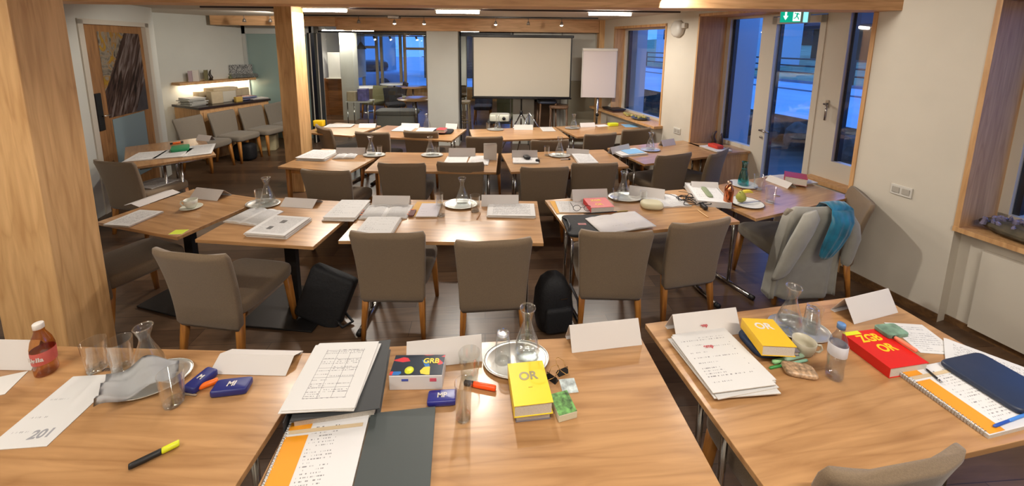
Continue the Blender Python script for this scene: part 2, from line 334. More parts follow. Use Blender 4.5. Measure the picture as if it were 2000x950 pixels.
mk('glass_panel', B().box((.66, -.028, .66), (.66, .008, .86), bev=.002), mat('frosted_blue', (132, 152, 160), .35), d, label='frosted blue-grey lower panel')
mk('door_handle', B().box((.13, -.03, 1.22), (.10, .02, .46), bev=.006), BLACK, d)
mk('lock_lever', B().tube([(.13, -.05, 1.17), (.13, -.075, 1.17), (.22, -.08, 1.17)], .009), CHROME, d)
# beams and posts
b = B(); b.box((-1.1, 3.36, ZC-.075), (8.6, .26, .17)); struct('trim_1', b, OAKB, 'large oak ceiling beam across the near part of the room')
b = B(); b.prism([(-5.75, 7.52), (-3.42, 7.62), (-3.42, 7.85), (-5.75, 7.8)], 2.385, ZC); struct('trim_2', b, OAKB, 'short oak beam over the teal glass door')
b = B(); b.prism([(-3.45, 7.72), (1.82, 7.72), (1.82, 7.98), (-3.45, 7.98)], 2.318, ZC); struct('trim_3', b, OAKB, 'long oak beam above the projection screen')
b = B(); b.box((1.86, 7.75, 1.28), (.36, .2, 2.56)); struct('trim_4', b, OAKV, 'oak end panel beside the far window')
p = thing('oak_post', 'massive oak post at the left edge beside the front desk', 'post', (-2.54, 2.0, 0), math.radians(9.2), 'square oak posts'); p['kind'] = 'structure'
mk('post_shaft', B().box((-.15, .15, ZC/2), (.30, .30, ZC), bev=.006), OAKV, p)
p = thing('oak_post', 'slimmer oak post standing between the printed door and the screen', 'post', (-2.90, 5.2, 0), 0, 'square oak posts'); p['kind'] = 'structure'
mk('post_shaft', B().box((-.115, .15, ZC/2), (.23, .30, ZC), bev=.006), OAKV, p)
# far wall pieces
struct('wall_far', B().box((.24, 8.05, 1.28), (.44, .12, 2.56)).box((1.24, 8.05, 1.28), (.88, .12, 2.56)).box((.63, 8.05, 1.75), (.36, .12, 1.6)).box((-1.39, 7.95, 1.28), (.62, .36, 2.56)), WALLG)
b = B(); b.box((-.03, 7.98, 1.2), (.02, .02, 2.3)).box((1.0, 7.98, 1.2), (.02, .02, 2.3)); struct('trim_5', b, mat('joint_grey', (150, 146, 138), .6), 'slim joints of the far partition')
struct('trim_6', B().box((1.43, 7.93, .75), (.56, .08, 1.2)), mat('grey_green_panel', (140, 134, 116), .7), 'grey-green panel below the flipchart')
b = B(); b.box((-.55, 8.02, 2.27), (1.9, .05, .09)).box((-2.8, 8.02, 2.29), (2.3, .04, .035)).box((-1.07, 8.02, 1.2), (.03, .05, 2.3)); struct('trim_7', b, BLACKF, 'black head rail of the glass partition')
struct('window_4', B().box((-2.75, 8.02, 1.15), (2.1, .012, 2.28)).box((-.53, 8.02, 1.15), (1.06, .012, 2.28)), glass('partition_glass', (.95, .97, .96), .03, .3))
# windows of the right wall --------------------------------------------------
def member(b, s0, s1, z0, z1, o0=.45, o1=.53): return wbox(b, s0, s1, o0, o1, z0, z1)
b = B()
for q in [(.09, 2.12, 2.45, 2.51), (2.04, 2.12, .05, 2.45), (1.42, 1.56, .0, 2.45), (.58, .80, 0, 2.45), (.09, .17, .66, 2.45), (1.56, 2.04, .70, .80), (.17, .58, .66, .90), (1.56, 2.04, 0, .70)]: member(b, *q)
struct('window_frame', b, WHITEF)['label'] = 'white painted frame of the glazed door and its side lights'
b = B()
for q in [(2.00, 2.045, .80, 2.45), (.555, .582, .90, 2.45)]: member(b, *q, .50, .56)
struct('trim_11', b, BLACKF, 'dark outer glazing beads')
b = B(); member(b, 1.56, 2.04, .80, 2.45, .49, .50); struct('window_2', b, PANE, 'tall side light left of the glazed door')
b = B(); member(b, .17, .58, .90, 2.45, .49, .50); struct('window_3', b, PANE, 'narrow side light right of the glazed door')
dr = thing('glazed_door', 'white framed glass terrace door with lever handle', 'door', (0, 0, 0)); dr['kind'] = 'structure'
b = B()
for q in [(.80, .86, .02, 2.44), (1.36, 1.42, .02, 2.44), (.80, 1.42, .02, .16), (.80, 1.42, 2.36, 2.44)]: member(b, *q, .44, .52)
mk('door_leaf', b, WHITEF, dr)
b = B(); member(b, .86, 1.36, .16, 2.36, .48, .49); mk('door_pane', b, PANE, dr)
b = B(); member(b, 1.345, 1.365, .16, 2.36, .50, .55); mk('door_gasket', b, BLACKF, dr)
b = B(); p0 = Wp(1.40, .44, 1.06); b.tube([p0, p0-WN*.05, p0-WN*.055-WD*.13], .011); b.tube([p0+Vector((0, 0, -.09)), p0-WN*.02+Vector((0, 0, -.09))], .014); mk('door_handle', b, CHROME, dr)
b = B(); p0 = Wp(.69, .45, 1.50); b.tube([p0, p0-WN*.05, p0-WN*.055-WD*.03, p0-WN*.055-WD*.03+Vector((0, 0, -.17))], .011); wbox(b, .675, .705, .44, .45, 1.46, 1.54)
tag(mk('window_handle', b, CHROME), 'brushed metal window handle on the white mullion right of the door', 'handle')['kind'] = 'structure'
b = B()
for q in [(2.78, 2.85, .86, 2.40), (4.12, 4.19, .86, 2.40), (2.78, 4.19, 2.35, 2.41), (2.78, 4.19, .84, .90)]: member(b, *q, .20, .27)
struct('window_frame', b, WHITEF)['label'] = 'white frame of the far window beside the flipchart'
b = B(); member(b, 2.85, 4.12, .90, 2.35, .23, .24); struct('window_1', b, PANE, 'far window beside the flipchart')
b = B(); member(b, 4.07, 4.125, .9, 2.35, .24, .30); struct('trim_12', b, BLACKF, 'dark gasket of the far window')
b = B()
for q in [(-.68, -.61, .80, 2.45), (-2.4, -.6, .80, .86), (-2.4, -.6, 2.40, 2.46)]: member(b, *q)
struct('window_frame', b, WHITEF)['label'] = 'white frame of the near window at the right edge'
b = B(); member(b, -.715, -.68, .86, 2.4, .5, .56); struct('trim_13', b, BLACKF, 'dark gasket of the near window')
b = B(); member(b, -2.4, -.68, .86, 2.40, .49, .50); struct('window_5', b, PANE, 'near window at the right edge')
# oak linings
def lining(n, label, boxes):
    b = B()
    for q in boxes: wbox(b, *q)
    struct(n, b, OAKP, label)
lining('trim_14', 'oak lining of the glazed door recess', [(2.10, 2.125, -.012, .45, 0, 2.51), (.085, .115, -.012, .45, 0, 2.51), (.085, 2.125, -.012, .45, 2.48, 2.515)])
lining('trim_15', 'oak lining of the far window', [(2.755, 2.785, -.012, .2, .84, 2.42), (4.17, 4.2, -.012, .2, .84, 2.42), (2.755, 4.2, -.012, .2, 2.38, 2.42)])
lining('trim_16', 'oak lining of the near window', [(-.625, -.595, -.012, .45, .79, 2.46), (-2.4, -.595, -.012, .45, 2.43, 2.46)])
lining('sill_1', 'oak sill of the near window', [(-2.4, -.595, -.02, .45, .76, .795)])
lining('sill_2', 'oak sill right of the glazed door', [(.115, .76, .30, .45, .66, .70)])
lining('sill_3', 'broad oak sill of the far window', [(2.70, 4.75, -.16, .2, .82, .86)])
c = thing('sill_cabinet', 'low oak cabinet under the side light left of the glazed door', 'cabinet', (0, 0, 0))
b = B(); wbox(b, 1.56, 2.1, -.02, .44, 0, .72); mk('body', b, OAKP, c); b = B(); wbox(b, 1.53, 2.1, -.05, .44, .72, .75); mk('top', b, OAK, c)
# ---------------------------------------------------------------- outside
GX = 5
def Gp(s, o, z=0): return Wp(s, o, z)
STONE = mat('outdoor_plaster', (190, 190, 196), .9); ASPH = mat('wet_road', (196, 204, 214), .7, noise=.12, nscale=.6); GRASSM = mat('dull_grass', (150, 156, 120), 1, noise=.3, nscale=1.2)
ROCK = mat('rock', (104, 88, 74), .95, noise=.4, nscale=5, bump=.8); WOODF = mat('old_rail', (84, 70, 62), .8); HOUSEW = mat('white_render', (220, 222, 226), .9); DARKW = mat('dark_timber', (66, 54, 48), .9); ROOFM = mat('dark_roof', (58, 52, 54), .9)
b = B(); wbox(b, 2.12, 2.30, .52, 1.05, -.1, 2.6); wbox(b, 4.2, 4.4, .30, .72, 0, 2.6); wbox(b, -.68, .10, .52, .9, -.1, 2.6); struct('wall_exterior', b, STONE)
b = B(); wbox(b, -40, 60, .53, 4.2, -.35, -.12); struct('ground', b, mat('gravel_bed', (96, 94, 84), 1, noise=.5, nscale=14, bump=.6))
b = B(); wbox(b, -40, 60, 4.4, 12.5, .2, .56); struct('road', b, ASPH)
b = B(); wbox(b, -40, 60, 4.34, 4.4, -.3, .57); struct('road_bank', b, ROCK)
b = B(); wbox(b, -40, 60, 9.6, 9.75, .56, .60); wbox(b, -40, 60, 12.4, 12.6, .56, .66); struct('road_kerb', b, mat('kerb', (120, 126, 134), .9))
b = B(); vs = [b.bm.verts.new(Gp(s, o, z)) for s in (-60, 90) for o, z in ((12.6, .6), (20, .75), (40, 1.7), (80, 4.5))]
for i in range(3): b._f([vs[i], vs[i+1], vs[i+5], vs[i+4]])
struct('terrain', b, GRASSM)
random.seed(3)
for k in range(20):
    s = -3+k*.56+random.uniform(-.05, .05); h = random.uniform(.5, .66)
    b = B(); bmesh.ops.create_icosphere(b.bm, subdivisions=2, radius=1)
    for v in b.bm.verts:
        q = v.co; v.co = Vector((q.x*.27*(1+.12*math.sin(3*q.y+k)), q.y*.25*(1+.25*math.sin(4*q.z+k)), q.z*h*.62+.02*math.sin(9*q.x)))
    o = mk('boulder', b, ROCK, None, Gp(s, 4.25+random.uniform(-.06, .06), .12)); o.rotation_euler = (0, 0, random.random()*3)
    tag(o, 'brown boulder of the retaining wall below the road', 'rock', 'boulders lining the road')
rl = thing('road_railing', 'dark railing with round bars along the far side of the road', 'railing', (0, 0, 0))
b = B()
for z in (.95, 1.25, 1.55): b.tube([Gp(-12, 13, z), Gp(40, 13, z)], .035)
mk('rails', b, WOODF, rl)
for k in range(14):
    mk('post', B().tube([Gp(-11+k*3.2, 13, .5), Gp(-11+k*3.2, 13, 1.6)], .05), WOODF, rl)
for (s, o_, sw, dp, h, z0, mtl, lab) in [(20.5, 19, 7, 6, 7, .4, HOUSEW, 'white rendered house across the road seen through the far window'), (6.6, 26, 6.5, 6, 5.6, 1.0, HOUSEW, 'tall white house with small dark windows right of the terrace door view'), (17.5, 30, 5.5, 5, 2.4, 1.0, DARKW, 'dark timber shed beyond the road behind the glazed door'), (34, 50, 9, 6, 3.0, 2.0, DARKW, 'long dark barn on the slope beyond the shed')]:
    h_ = thing('house', lab, 'building', Gp(s, o_, z0), WANG)
    mk('wall', B().box((0, 0, h/2), (sw, dp, h)), mtl, h_)
    mk('roof', B().prism([(-sw/2-.5, -dp/2-.5), (sw/2+.5, -dp/2-.5), (sw/2+.5, dp/2+.5), (-sw/2-.5, dp/2+.5)], h, h+.25).rings([[Vector(p) for p in ((x, -dp/2-.5, h+.25), (x, 0, h+1.6), (x, dp/2+.5, h+.25))] for x in (-sw/2-.5, sw/2+.5)], smooth=False), ROOFM, h_)
    for i in range(3):
        for j in range(2): mk('window', B().box((-sw/2+1.1+i*(sw-2.2)/2, dp/2+.02, h*.35+j*h*.33), (.5, .06, .7)), mat('dark_pane', (30, 36, 50), .2), h_)
# ================================================================ KITS
def se(n, w, t, e=4):
    out = []
    for i in range(n):
        a = 2*PI*i/n+PI/n; ca, sa = math.cos(a), math.sin(a)
        out.append((math.copysign(abs(ca)**(2/e), ca)*w/2, math.copysign(abs(sa)**(2/e), sa)*t/2))
    return out
def chair_back(w0=.45, w1=.515, z0=.29, z1=.845, n=32):
    b = B(); rs = []; K = 16
    for k in range(K+1):
        v = k/K; z = z0+(z1-z0)*v
        e = 1.0
        if v < .04: e = .80
        if v > .955: e = .93
        if v == 1: e = .80
        if v == 0: e = .5
        w = (w0+(w1-w0)*v**1.3)-(.0 if 0 < v < .97 else .03); t = .062*e*(1-.25*v)
        yc = .02-.03*v-.085*v*v
        r = []
        for x, y in se(n, w, t, 6):
            yy = yc+y+.035*(x/(w/2))**2*v
            r.append(Vector((x, yy, z+(.012*v*(x/(w/2))**2))))
        rs.append(r)
    return b.rings(rs)
def leg_mesh(x, y, dx, dy, h):
    b = B(); rs = []
    for z, s in ((h, .046), (h*.5, .040), (0, .028)):
        k = 1-z/h; cx, cy = x+dx*k, y+dy*k
        rs.append([Vector((cx+px, cy+py, z)) for px, py in se(12, s, s, 6)])
    return b.rings(rs)
def chair_kit(name, fab):
    ps = [('seat', part(B().rbox((0, .265, .425), (.47, .50, .10), .03, e=7), 'seat', fab), None), ('backrest', part(chair_back(), 'backrest', fab), None)]
    for sx in (-1, 1):
        ps.append(('leg', part(leg_mesh(sx*.195, .045, sx*.02, -.05, .38), 'leg', OAKLEG), None))
        ps.append(('leg', part(leg_mesh(sx*.195, .465, sx*.02, .03, .38), 'leg', OAKLEG), None))
    KIT[name] = ps
chair_kit('chair', FAB); chair_kit('chairg', FABL)
def make_table(name_lbl, cx, cy, ang, w, d, legs='T', group=None, m=None):
    t = thing('table', name_lbl, 'table', (cx, cy, 0), ang, group)
    b = B(); b.box((0, 0, .7375), (w, d, .025), bev=.002); mk('tabletop', b, m or OAK, t)
    if legs == 'T':
        b = B(); b.box((0, 0, .705), (w-.3, .03, .03)); mk('under_rail', b, BLACK, t)
        for sx in (-1, 1):
            x = sx*(w/2-.10)
            f = mk('leg_frame', B().tube([(x, -d/2+.03, .022), (x, d/2-.03, .022)], .018, 10).tube([(x, -.07, .02), (x, -.07, .70)], .014).tube([(x, .07, .02), (x, .07, .70)], .014).tube([(x, -d/2+.12, .70), (x, d/2-.12, .70)], .014), CHROME, t)
            [mk('foot_cap', B().tube([(x, sy*(d/2-.015), .022), (x, sy*(d/2-.05), .022)], .021, 10), BLACK, f) for sy in (-1, 1)]
            mk('hinge_bracket', B().box((x-sx*.03, 0, .71), (.05, .22, .035), bev=.004), BLACK, t)
    elif legs == 'P':
        mk('pedestal', B().box((0, 0, .37), (.09, .045, .70), bev=.003), BLACK, t); mk('base_plate', B().box((0, 0, .01), (.58, .50, .015), bev=.003), mat('base_metal', (52, 50, 50), .4, .6), t)
        mk('under_rail', B().box((0, 0, .715), (.5, .12, .02)), BLACK, t)
    else:
        for sx in (-1, 1):
            for sy in (-1, 1): mk('leg', leg_mesh(sx*(w/2-.07), sy*(d/2-.07), 0, 0, .725), OAKLEG, t)
        [mk('apron', B().box((0, sy*(d/2-.08), .69), (w-.2, .02, .06)), OAKLEG, t) for sy in (-1, 1)]
    return t
KIT['carafe'] = [('body', part(B().lathe([(.045, .002), (.056, .006), (.059, .02), (.055, .05), (.040, .10), (.024, .145), (.019, .165), (.020, .18), (.028, .205), (.032, .222), (.0335, .225), (.0335, .228), (.030, .226), (.018, .18), (.018, .166), (.038, .10), (.052, .05), (.052, .010)]), 'body', GLASS), None),
                 ('rim', part(B().lathe([(.0325, .221), (.035, .2245), (.0325, .228), (.030, .2245), (.0325, .221)], cap=False), 'rim', glass('rim_glass', (.95, .97, .95), .25, .9)), None)]
KIT['carafew'] = KIT['carafe']+[('water', part(B().lathe([(.001, .012), (.051, .013), (.052, .03), (.050, .055), (.044, .075), (.001, .075)]), 'water', WATER), None)]
def tumbler(r0=.026, r1=.033, h=.105): return B().lathe([(r0*.98, .0), (r0, .003), (r1, h-.001), (r1, h), (r1-.0018, h-.0005), (r0-.001, .012), (.001, .012)])
KIT['glass'] = [('body', part(tumbler(), 'body', GLASS), None), ('base', part(B().lathe([(.001, .001), (.0255, .001), (.0262, .010), (.001, .011)]), 'base', glass('thick_glass', (.97, .98, .98), .25, .9)), None)]
KIT['tall'] = [('body', part(tumbler(.026, .031, .14), 'body', GLASS), None), ('base', KIT['glass'][1][1], None)]
b = B(); rs = []
for r, z in ((.030, 0), (.032, .004), (.034, .03), (.038, .075), (.040, .10), (.0385, .10), (.036, .075), (.031, .02), (.002, .016)):
    rs.append([Vector(((r*(1-.05*(i % 2)*(z < .06)))*math.cos(2*PI*i/24), (r*(1-.05*(i % 2)*(z < .06)))*math.sin(2*PI*i/24), z)) for i in range(24)])
b.rings(rs, smooth=False); KIT['facet'] = [('body', part(b, 'body', glass('cut_glass', (.95, .97, .96), .10, .85)), None)]
me = part(tumbler(.027, .032, .13), 'body', GLASS)
KIT['flipped'] = [('body', part(B().lathe([(.033, 0), (.032, .001), (.0265, .118), (.026, .120), (.001, .120), (.001, .108), (.0245, .106), (.031, 0)]), 'body', GLASS), None), ('base', part(B().lathe([(.001, .107), (.0245, .107), (.025, .1195), (.018, .1205), (.001, .117)]), 'base', MATS['thick_glass']), None)]
KIT['tray'] = [('dish', part(B().lathe([(.001, .004), (.098, .004), (.112, .010), (.130, .013), (.131, .011), (.112, .006), (.098, 0), (.001, 0)], n=40, sy=.72), 'dish', SILVER), None), ('rolled_rim', part(B().tube([(.130*math.cos(a*PI/20), .130*.72*math.sin(a*PI/20), .0125) for a in range(41)], .0022, 6, cap=False), 'rolled_rim', SILVER), None)]
def tent_mesh(w, h, d, m=PAPER, front=None):
    b = B(); t = .0012; x = w/2
    def sl(y0, z0, y1, z1, uv=False):
        n = Vector((0, z1-z0, -(y1-y0))).normalized()*t
        v = [Vector(p) for p in ((-x, y0, z0), (x, y0, z0), (x, y1, z1), (-x, y1, z1))]
        a = [b.bm.verts.new(p) for p in v]; c = [b.bm.verts.new(p-n) for p in v]
        b.mi = 1 if uv else 0; b._f(a, uvs=[(0, 0), (1, 0), (1, 1), (0, 1)]); b.mi = 0; b._f(c[::-1])
        for i in range(4): j = (i+1) % 4; b._f([a[i], a[j], c[j], c[i]])
    sl(-d/2, 0, 0, h, True); sl(0, h, d/2, 0); sl(d/2, .001, d/2-.02, .0015)
    return part(b, 'card', m, front or m)
def tent(fl, fr, label, h=.10, d=.09, printed=False, group=None, z=.7508):
    x, y, a, w, _ = R2(fl, fr, d, z)
    o = bpy.data.objects.new('name_card', tent_mesh(w, h, d, PAPER, CARDTXT if printed else None)); COL.objects.link(o); o.location = (x, y, z); o.rotation_euler = (0, 0, a)
    return tag(o, label, 'name card', group)
def sheets(label, q, h=.002, z=.7505, m=TEXTP, n=1, jit=.01, name='paper_stack', cat='papers', group=None, edge=EDGE, curl=0):
    """a sheet or a pile of loose sheets; q = (cx, cy, ang, w, l)"""
    x, y, a, w, l = q; rnd = random.Random(hash(label) % 1000 if False else sum(map(ord, label)))
    root = None
    if n == 1:
        b = B(); b.box((0, 0, h/2), (w, l, h), uvtop=True); top = b.bm.faces[:]
        for f in b.bm.faces: f.material_index = 0 if f.loops[0][b.uv].uv.x >= 0 else 1
        if curl:
            bmesh.ops.subdivide_edges(b.bm, edges=b.bm.edges[:], cuts=7, use_grid_fill=True)
            for v in b.bm.verts: v.co.z += curl*(abs(v.co.x/(w/2))**3+.4*abs(v.co.y/(l/2))**3)*.5*(1 if v.co.x > 0 else .4)
        o = mk(name, b, [m, edge], None, (x, y, z), (0, 0, a)); return tag(o, label, cat, group)
    root = thing(name, label, cat, (x, y, z), a, group); hh = h/n
    for k in range(n):
        b = B(); ang = rnd.uniform(-jit, jit)*3 if k < n-1 else 0; b.box((0, 0, hh/2), (w*(1+rnd.uniform(-.3, .3)*jit), l, hh*.96), uvtop=True)
        for f in b.bm.faces: f.material_index = 0 if f.loops[0][b.uv].uv.x >= 0 else 1
        mk('sheet_bundle', b, [m, edge], root, (rnd.uniform(-jit, jit)*(k < n-1), rnd.uniform(-jit, jit)*(k < n-1), k*hh), (0, 0, ang))
    return root
def book(label, q, h, col, z=.7505, name='book', cat='book', group=None, spine='left', pages=EDGE, cover2=None, top=None):
    """closed book lying flat: page block with two boards and a spine"""
    x, y, a, w, l = q; r = thing(name, label, cat, (x, y, z), a, group); t = .002
    sx = {'left': -1, 'right': 1}.get(spine, 0)
    b = B()
    b.box((0, 0, t/2), (w, l, t)).box((0, 0, h-t/2), (w, l, t), uvtop=True)
    if sx: b.box((sx*(w/2-t/2), 0, h/2), (t, l, h-2*t))
    else: b.box((0, l/2-t/2, h/2), (w, t, h-2*t))
    for f in b.bm.faces: f.material_index = 1 if (top and f.loops[0][b.uv].uv.x >= 0) else 0
    mk('cover', b, [col]+([top] if top else []), r)
    off = .004
    mk('page_block', B().box((sx*off*.5, (-off*.5 if not sx else 0)*-1, h/2), (w-off*1.5, l-off*1.5, h-2*t)), pages, r); return r
def open_book(label, q, z=.7505, h=.018, m=TEXTD, group=None):
    x, y, a, w, l = q; r = thing('open_book', label, 'book', (x, y, z), a, group)
    for sx in (-1, 1):
        b = B(); N = 9; top = []; bot = []
        for i in range(N):
            k = i/(N-1); xx = sx*k*w/2; zz = h*(.55+.45*math.sin(PI*min(1, k*1.5))*1.0) if k < .67 else h*(.55+.45*1.0*(math.cos((k-.67)/.33*PI/2)))*.9
            zz *= (1-.55*max(0, k-.6)); zz = zz if k > .02 else h*.45
            top.append((xx, zz)); bot.append((xx, 0))
        for i in range(N-1):
            (x0, z0), (x1, z1) = top[i], top[i+1]; us = (i/(N-1), (i+1)/(N-1))
            v = [b.bm.verts.new(p) for p in ((x0, -l/2, z0), (x1, -l/2, z1), (x1, l/2, z1), (x0, l/2, z0))]
            f = b._f(v, True, uvs=[(us[0], 0), (us[1], 0), (us[1], 1), (us[0], 1)])
            g = [b.bm.verts.new(p) for p in ((x0, -l/2, 0), (x1, -l/2, 0), (x1, l/2, 0), (x0, l/2, 0))]; b.mi = 1; b._f(g[::-1]); b._f([g[0], g[1], v[1], v[0]]); b._f([v[3], v[2], g[2], g[3]])
            if i == N-2: b._f([g[1], g[2], v[2], v[1]])
            b.mi = 0
        bmesh.ops.remove_doubles(b.bm, verts=b.bm.verts[:], dist=1e-5)
        mk('page_block', b, [m, EDGE], r)
    return r
def rbx(name, label, cat, q, h, m, z=.7505, r=.006, e=8, group=None):
    x, y, a, w, l = q; return tag(mk(name, B().rbox((0, 0, h/2), (w, l, h), r, e), m, None, (x, y, z), (0, 0, a)), label, cat, group)
def pen(label, p0, p1, r, cols, z=.7505, name='pen', cat='pen', split=(.0, .55, 1.0), group=None, tip=True):
    a, b_ = at(*p0, z), at(*p1, z); L = (b_-a).length; ang = math.atan2((b_-a).y, (b_-a).x)
    t = thing(name, label, cat, (a.x, a.y, z+r), ang, group)
    for k in range(len(cols)):
        s0, s1 = split[k]*L, split[k+1]*L; rr = r if k else r*.95
        pr = [(s0, rr*(.35 if (k == 0 and tip) else .9)), (s0+.1*(s1-s0), rr), (s1-.06*(s1-s0), rr), (s1, rr*.85)]
        bb = B(); n = 14; bb.rings([[Vector((s, q*math.cos(2*PI*i/n), q*math.sin(2*PI*i/n))) for i in range(n)] for s, q in pr])
        mk(['barrel', 'cap', 'clip'][k], bb, cols[k], t)
    return t
def plc(kit, name, label, cat, px, z=.7505, rz=0, sc=1, group=None):
    p = at(px[0], px[1], z); return place(kit, name, label, cat, (p.x, p.y, z), rz, group, sc)
# ================================================================ TABLES
R = math.radians; S = .94
TB = [('front desk at the left corner with paper sheet and black-yellow marker on it', -1.588, 1.230, -1.2, 1.40, .80, 'T'),
 ('front middle desk carrying the yellow book, silver tray and dark green folder', -.074, 1.298, 4.5, 1.52, .80, 'T'),
 ('front desk on the right with water bottle and red-and-yellow book', 1.508, 1.575, 10.5, 1.48, .80, 'T'),
 ('small pedestal desk with white cup and lime sticky note', -2.775, 3.147, -15.1, .86, .74, 'P'),
 ('pedestal desk with open book, magazines and black bag leaning below', -1.813, 2.995, -5.3, .91, .78, 'P'),
 ('second-row middle desk with brightly lit front edge and pencil', -.508, 3.031, 0, 1.50, .76, 'T'),
 ('second-row desk carrying red book, open notebook and tangled cords', 1.107, 3.237, 12.4, 1.46, .73, 'T'),
 ('desk by the terrace door with teal carafe and pear plate', 2.558, 3.668, 21.9, 1.34, .70, 'T'),
 ('third-row desk beside the slim oak post', -2.179, 4.628, -10.5, .91, .79, 'W'),
 ('third-row desk with papers and a book standing fanned open', -.911, 4.583, .3, 1.48, .76, 'T'),
 ('third-row desk with black mouse and loose stack at its right', .635, 4.717, 10.1, 1.43, .75, 'T'),
 ('third-row desk against the window wall with blue booklet', 2.115, 5.167, 20.9, 1.36, .78, 'T'),
 ('back-row desk carrying the black folder and small red book', -1.529, 6.111, -9.4, 1.43, .79, 'T'),
 ('back-row desk directly under the projection screen', .092, 6.121, 10.7, 1.48, .79, 'T'),
 ('back-row desk at the far window with yellow box', 1.551, 6.527, 19.7, 1.40, .78, 'T')]
for lab, x, y, a, w, d, k in TB: make_table(lab, x*S, y*S, R(a), w*S, d*S, k, 'seminar desks')
make_table('back-row desk half hidden behind the slim oak post', -2.62, 5.93, R(-14), .84, .74, 'T', 'seminar desks')
make_table('side desk near the printed door with green notepad', -4.2, 4.62, R(-46), 1.16, .78, 'T', 'seminar desks')
# ================================================================ CHAIRS   rear foot centre, yaw (0 = facing the screen)
def chair(label, x, y, yaw, kit='chair', sc=1, group='upholstered seminar chairs'):
    return place(kit, 'chair', label, 'chair', (x, y, 0), R(yaw), group, sc)
def chair_at(label, px, py, yaw, kit='chair'):
    """chair whose backrest top centre stands at this point of the room, 0.845 m up"""
    p = at(px, py, .845); o = R(yaw); return chair(label, p.x-.095*math.sin(o), p.y+.095*math.cos(o), yaw, kit)
CH = [('taupe chair turned diagonally with its whole seat showing, left of centre', 358, 500, -8),
 ('taupe chair in front of the papers at the lit second-row desk', 752, 460, 0),
 ('taupe chair next to the black backpack', 965, 475, 6),
 ('taupe chair in front of the open white notebook', 1207, 458, -1),
 ('taupe chair angled to the right beside the blue floor reflection', 1377, 437, 14),
 ('chair at the third-row desk beside the slim oak post', 631, 336, -4),
 ('left chair of the pair at the third-row desk with fanned book', 782, 322, 0),
 ('right chair of the pair at the third-row desk with fanned book', 898, 320, 0),
 ('chair in front of the black mouse on the third row', 1065, 330, 3),
 ('chair in front of the loose stack on the third row', 1164, 322, 4),
 ('chair before the third-row desk with blue booklet', 1322, 304, 20),
 ('chair squeezed between window-wall desk and glazed door', 1411, 298, 40),
 ('chair peeping out behind the slim oak post', 626, 249, -42),
 ('back-row chair right of the slim oak post', 724, 260, -6),
 ('back-row chair in front of the black folder', 820, 258, -4),
 ('back-row chair left of centre under the screen', 946, 269, 3),
 ('back-row chair right of centre under the screen', 1075, 276, 5),
 ('back-row chair below the tray at the window end', 1176, 263, 16),
 ('back-row chair closest to the far window wall', 1247, 253, 20),
 ('brown chair cut off at the bottom edge in front of the water bottle desk', 1778, 925, 9)]
for c in CH: chair_at(*c)
chair('taupe chair half hidden by the massive oak post', -2.98, 2.50, -20)
chair('taupe chair against the window wall behind the jacket chair', 2.93, 3.18, 64)
chair('taupe chair with a paper on its seat by the side desk', -4.10, 3.93, -10)
jc = chair_at('chair under the white jacket and teal scarf', 1602, 412, 6, 'chairg')
for k, (x, y) in enumerate([(-5.22, 6.2), (-5.08, 6.74), (-4.90, 7.24), (-4.74, 7.72)]):
    chair(['grey wall chair nearest the printed door', 'grey wall chair with dark bag below it, second from the door', 'grey wall chair third from the door', 'grey wall chair by the teal glass door with a paper on its seat'][k], x, y, [-96, -100, -102, -98][k], 'chairg', 1, 'grey chairs along the counter')
# ================================================================ FRONT LEFT DESK
big = sheets('large printed sheet reaching over the left picture edge', R4((0, 872), (88, 880), (232, 737), (132, 733)), m=page('exam_page', lines=16, dens=.35, para=.62, mu=.12), name='paper_sheet', cat='paper')
text('ETR', .02, mat('ink', (70, 70, 75), .8), big, (.01, .17, .0022)); text('201', .045, mat('ink_soft', (150, 150, 155), .8), big, (.035, -.10, .0022), (0, 0, .1))
tent((-45, 722), (62, 724), 'name card with handwriting line at the far left edge', printed=True, h=.1)
sheets('white paper corner under the leftmost name card', R4((-60, 790), (-5, 770), (52, 742), (-60, 736)), m=PAPER2, name='paper_sheet', cat='paper')
bt = at(92, 727); t = thing('iced_tea_bottle', 'amber plastic drink bottle with white cap and pink label', 'bottle', (bt.x, bt.y, .7505))
AMB = glass('amber_drink', (.78, .50, .22), .10, .6)
mk('body', B().lathe([(.001, 0), (.030, 0), (.034, .006), (.035, .02), (.033, .05), (.035, .09), (.036, .12), (.030, .15), (.016, .185), (.0145, .20), (.0145, .205), (.001, .205)]), AMB, t)
lb = mk('label', B().lathe([(.0355, .055), (.0357, .056), (.0365, .108), (.0362, .109)], cap=False), mat('pink_label', (196, 92, 84), .5), t)
for k, a in enumerate((-1.75, -1.15)): text(['Riv', 'ella'][k], .026, PAPER, t, (.0372*math.cos(a), .0372*math.sin(a), .082), (PI/2, 0, a+PI/2), ext=.0003)
mk('cap', B().lathe([(.001, .222), (.015, .222), (.0165, .219), (.0165, .200), (.0155, .199), (.001, .199)]), mat('white_cap', (232, 226, 220), .4), t)
plc('glass', 'drinking_glass', 'empty tumbler next to the massive oak post, left of another', 'glass', (190, 722), sc=1.25)
plc('glass', 'drinking_glass', 'empty tumbler between post and carafe, right of another', 'glass', (240, 722), sc=1.3)
plc('glass', 'drinking_glass', 'tumbler standing in front of the crumpled white napkin tray', 'glass', (340, 788), sc=1.25)
x = at(298, 745); place('tray', 'serving_tray', 'oval silver tray with carafe and white napkin at the left desk', 'tray', (x.x, x.y, .7505), R(22), None, 1.0)
x = at(292, 728); place('carafe', 'carafe', 'empty glass carafe on the tray at the left desk', 'carafe', (x.x, x.y, .7555), 0, None, (.95, .95, .90))
b = B(); N = 14
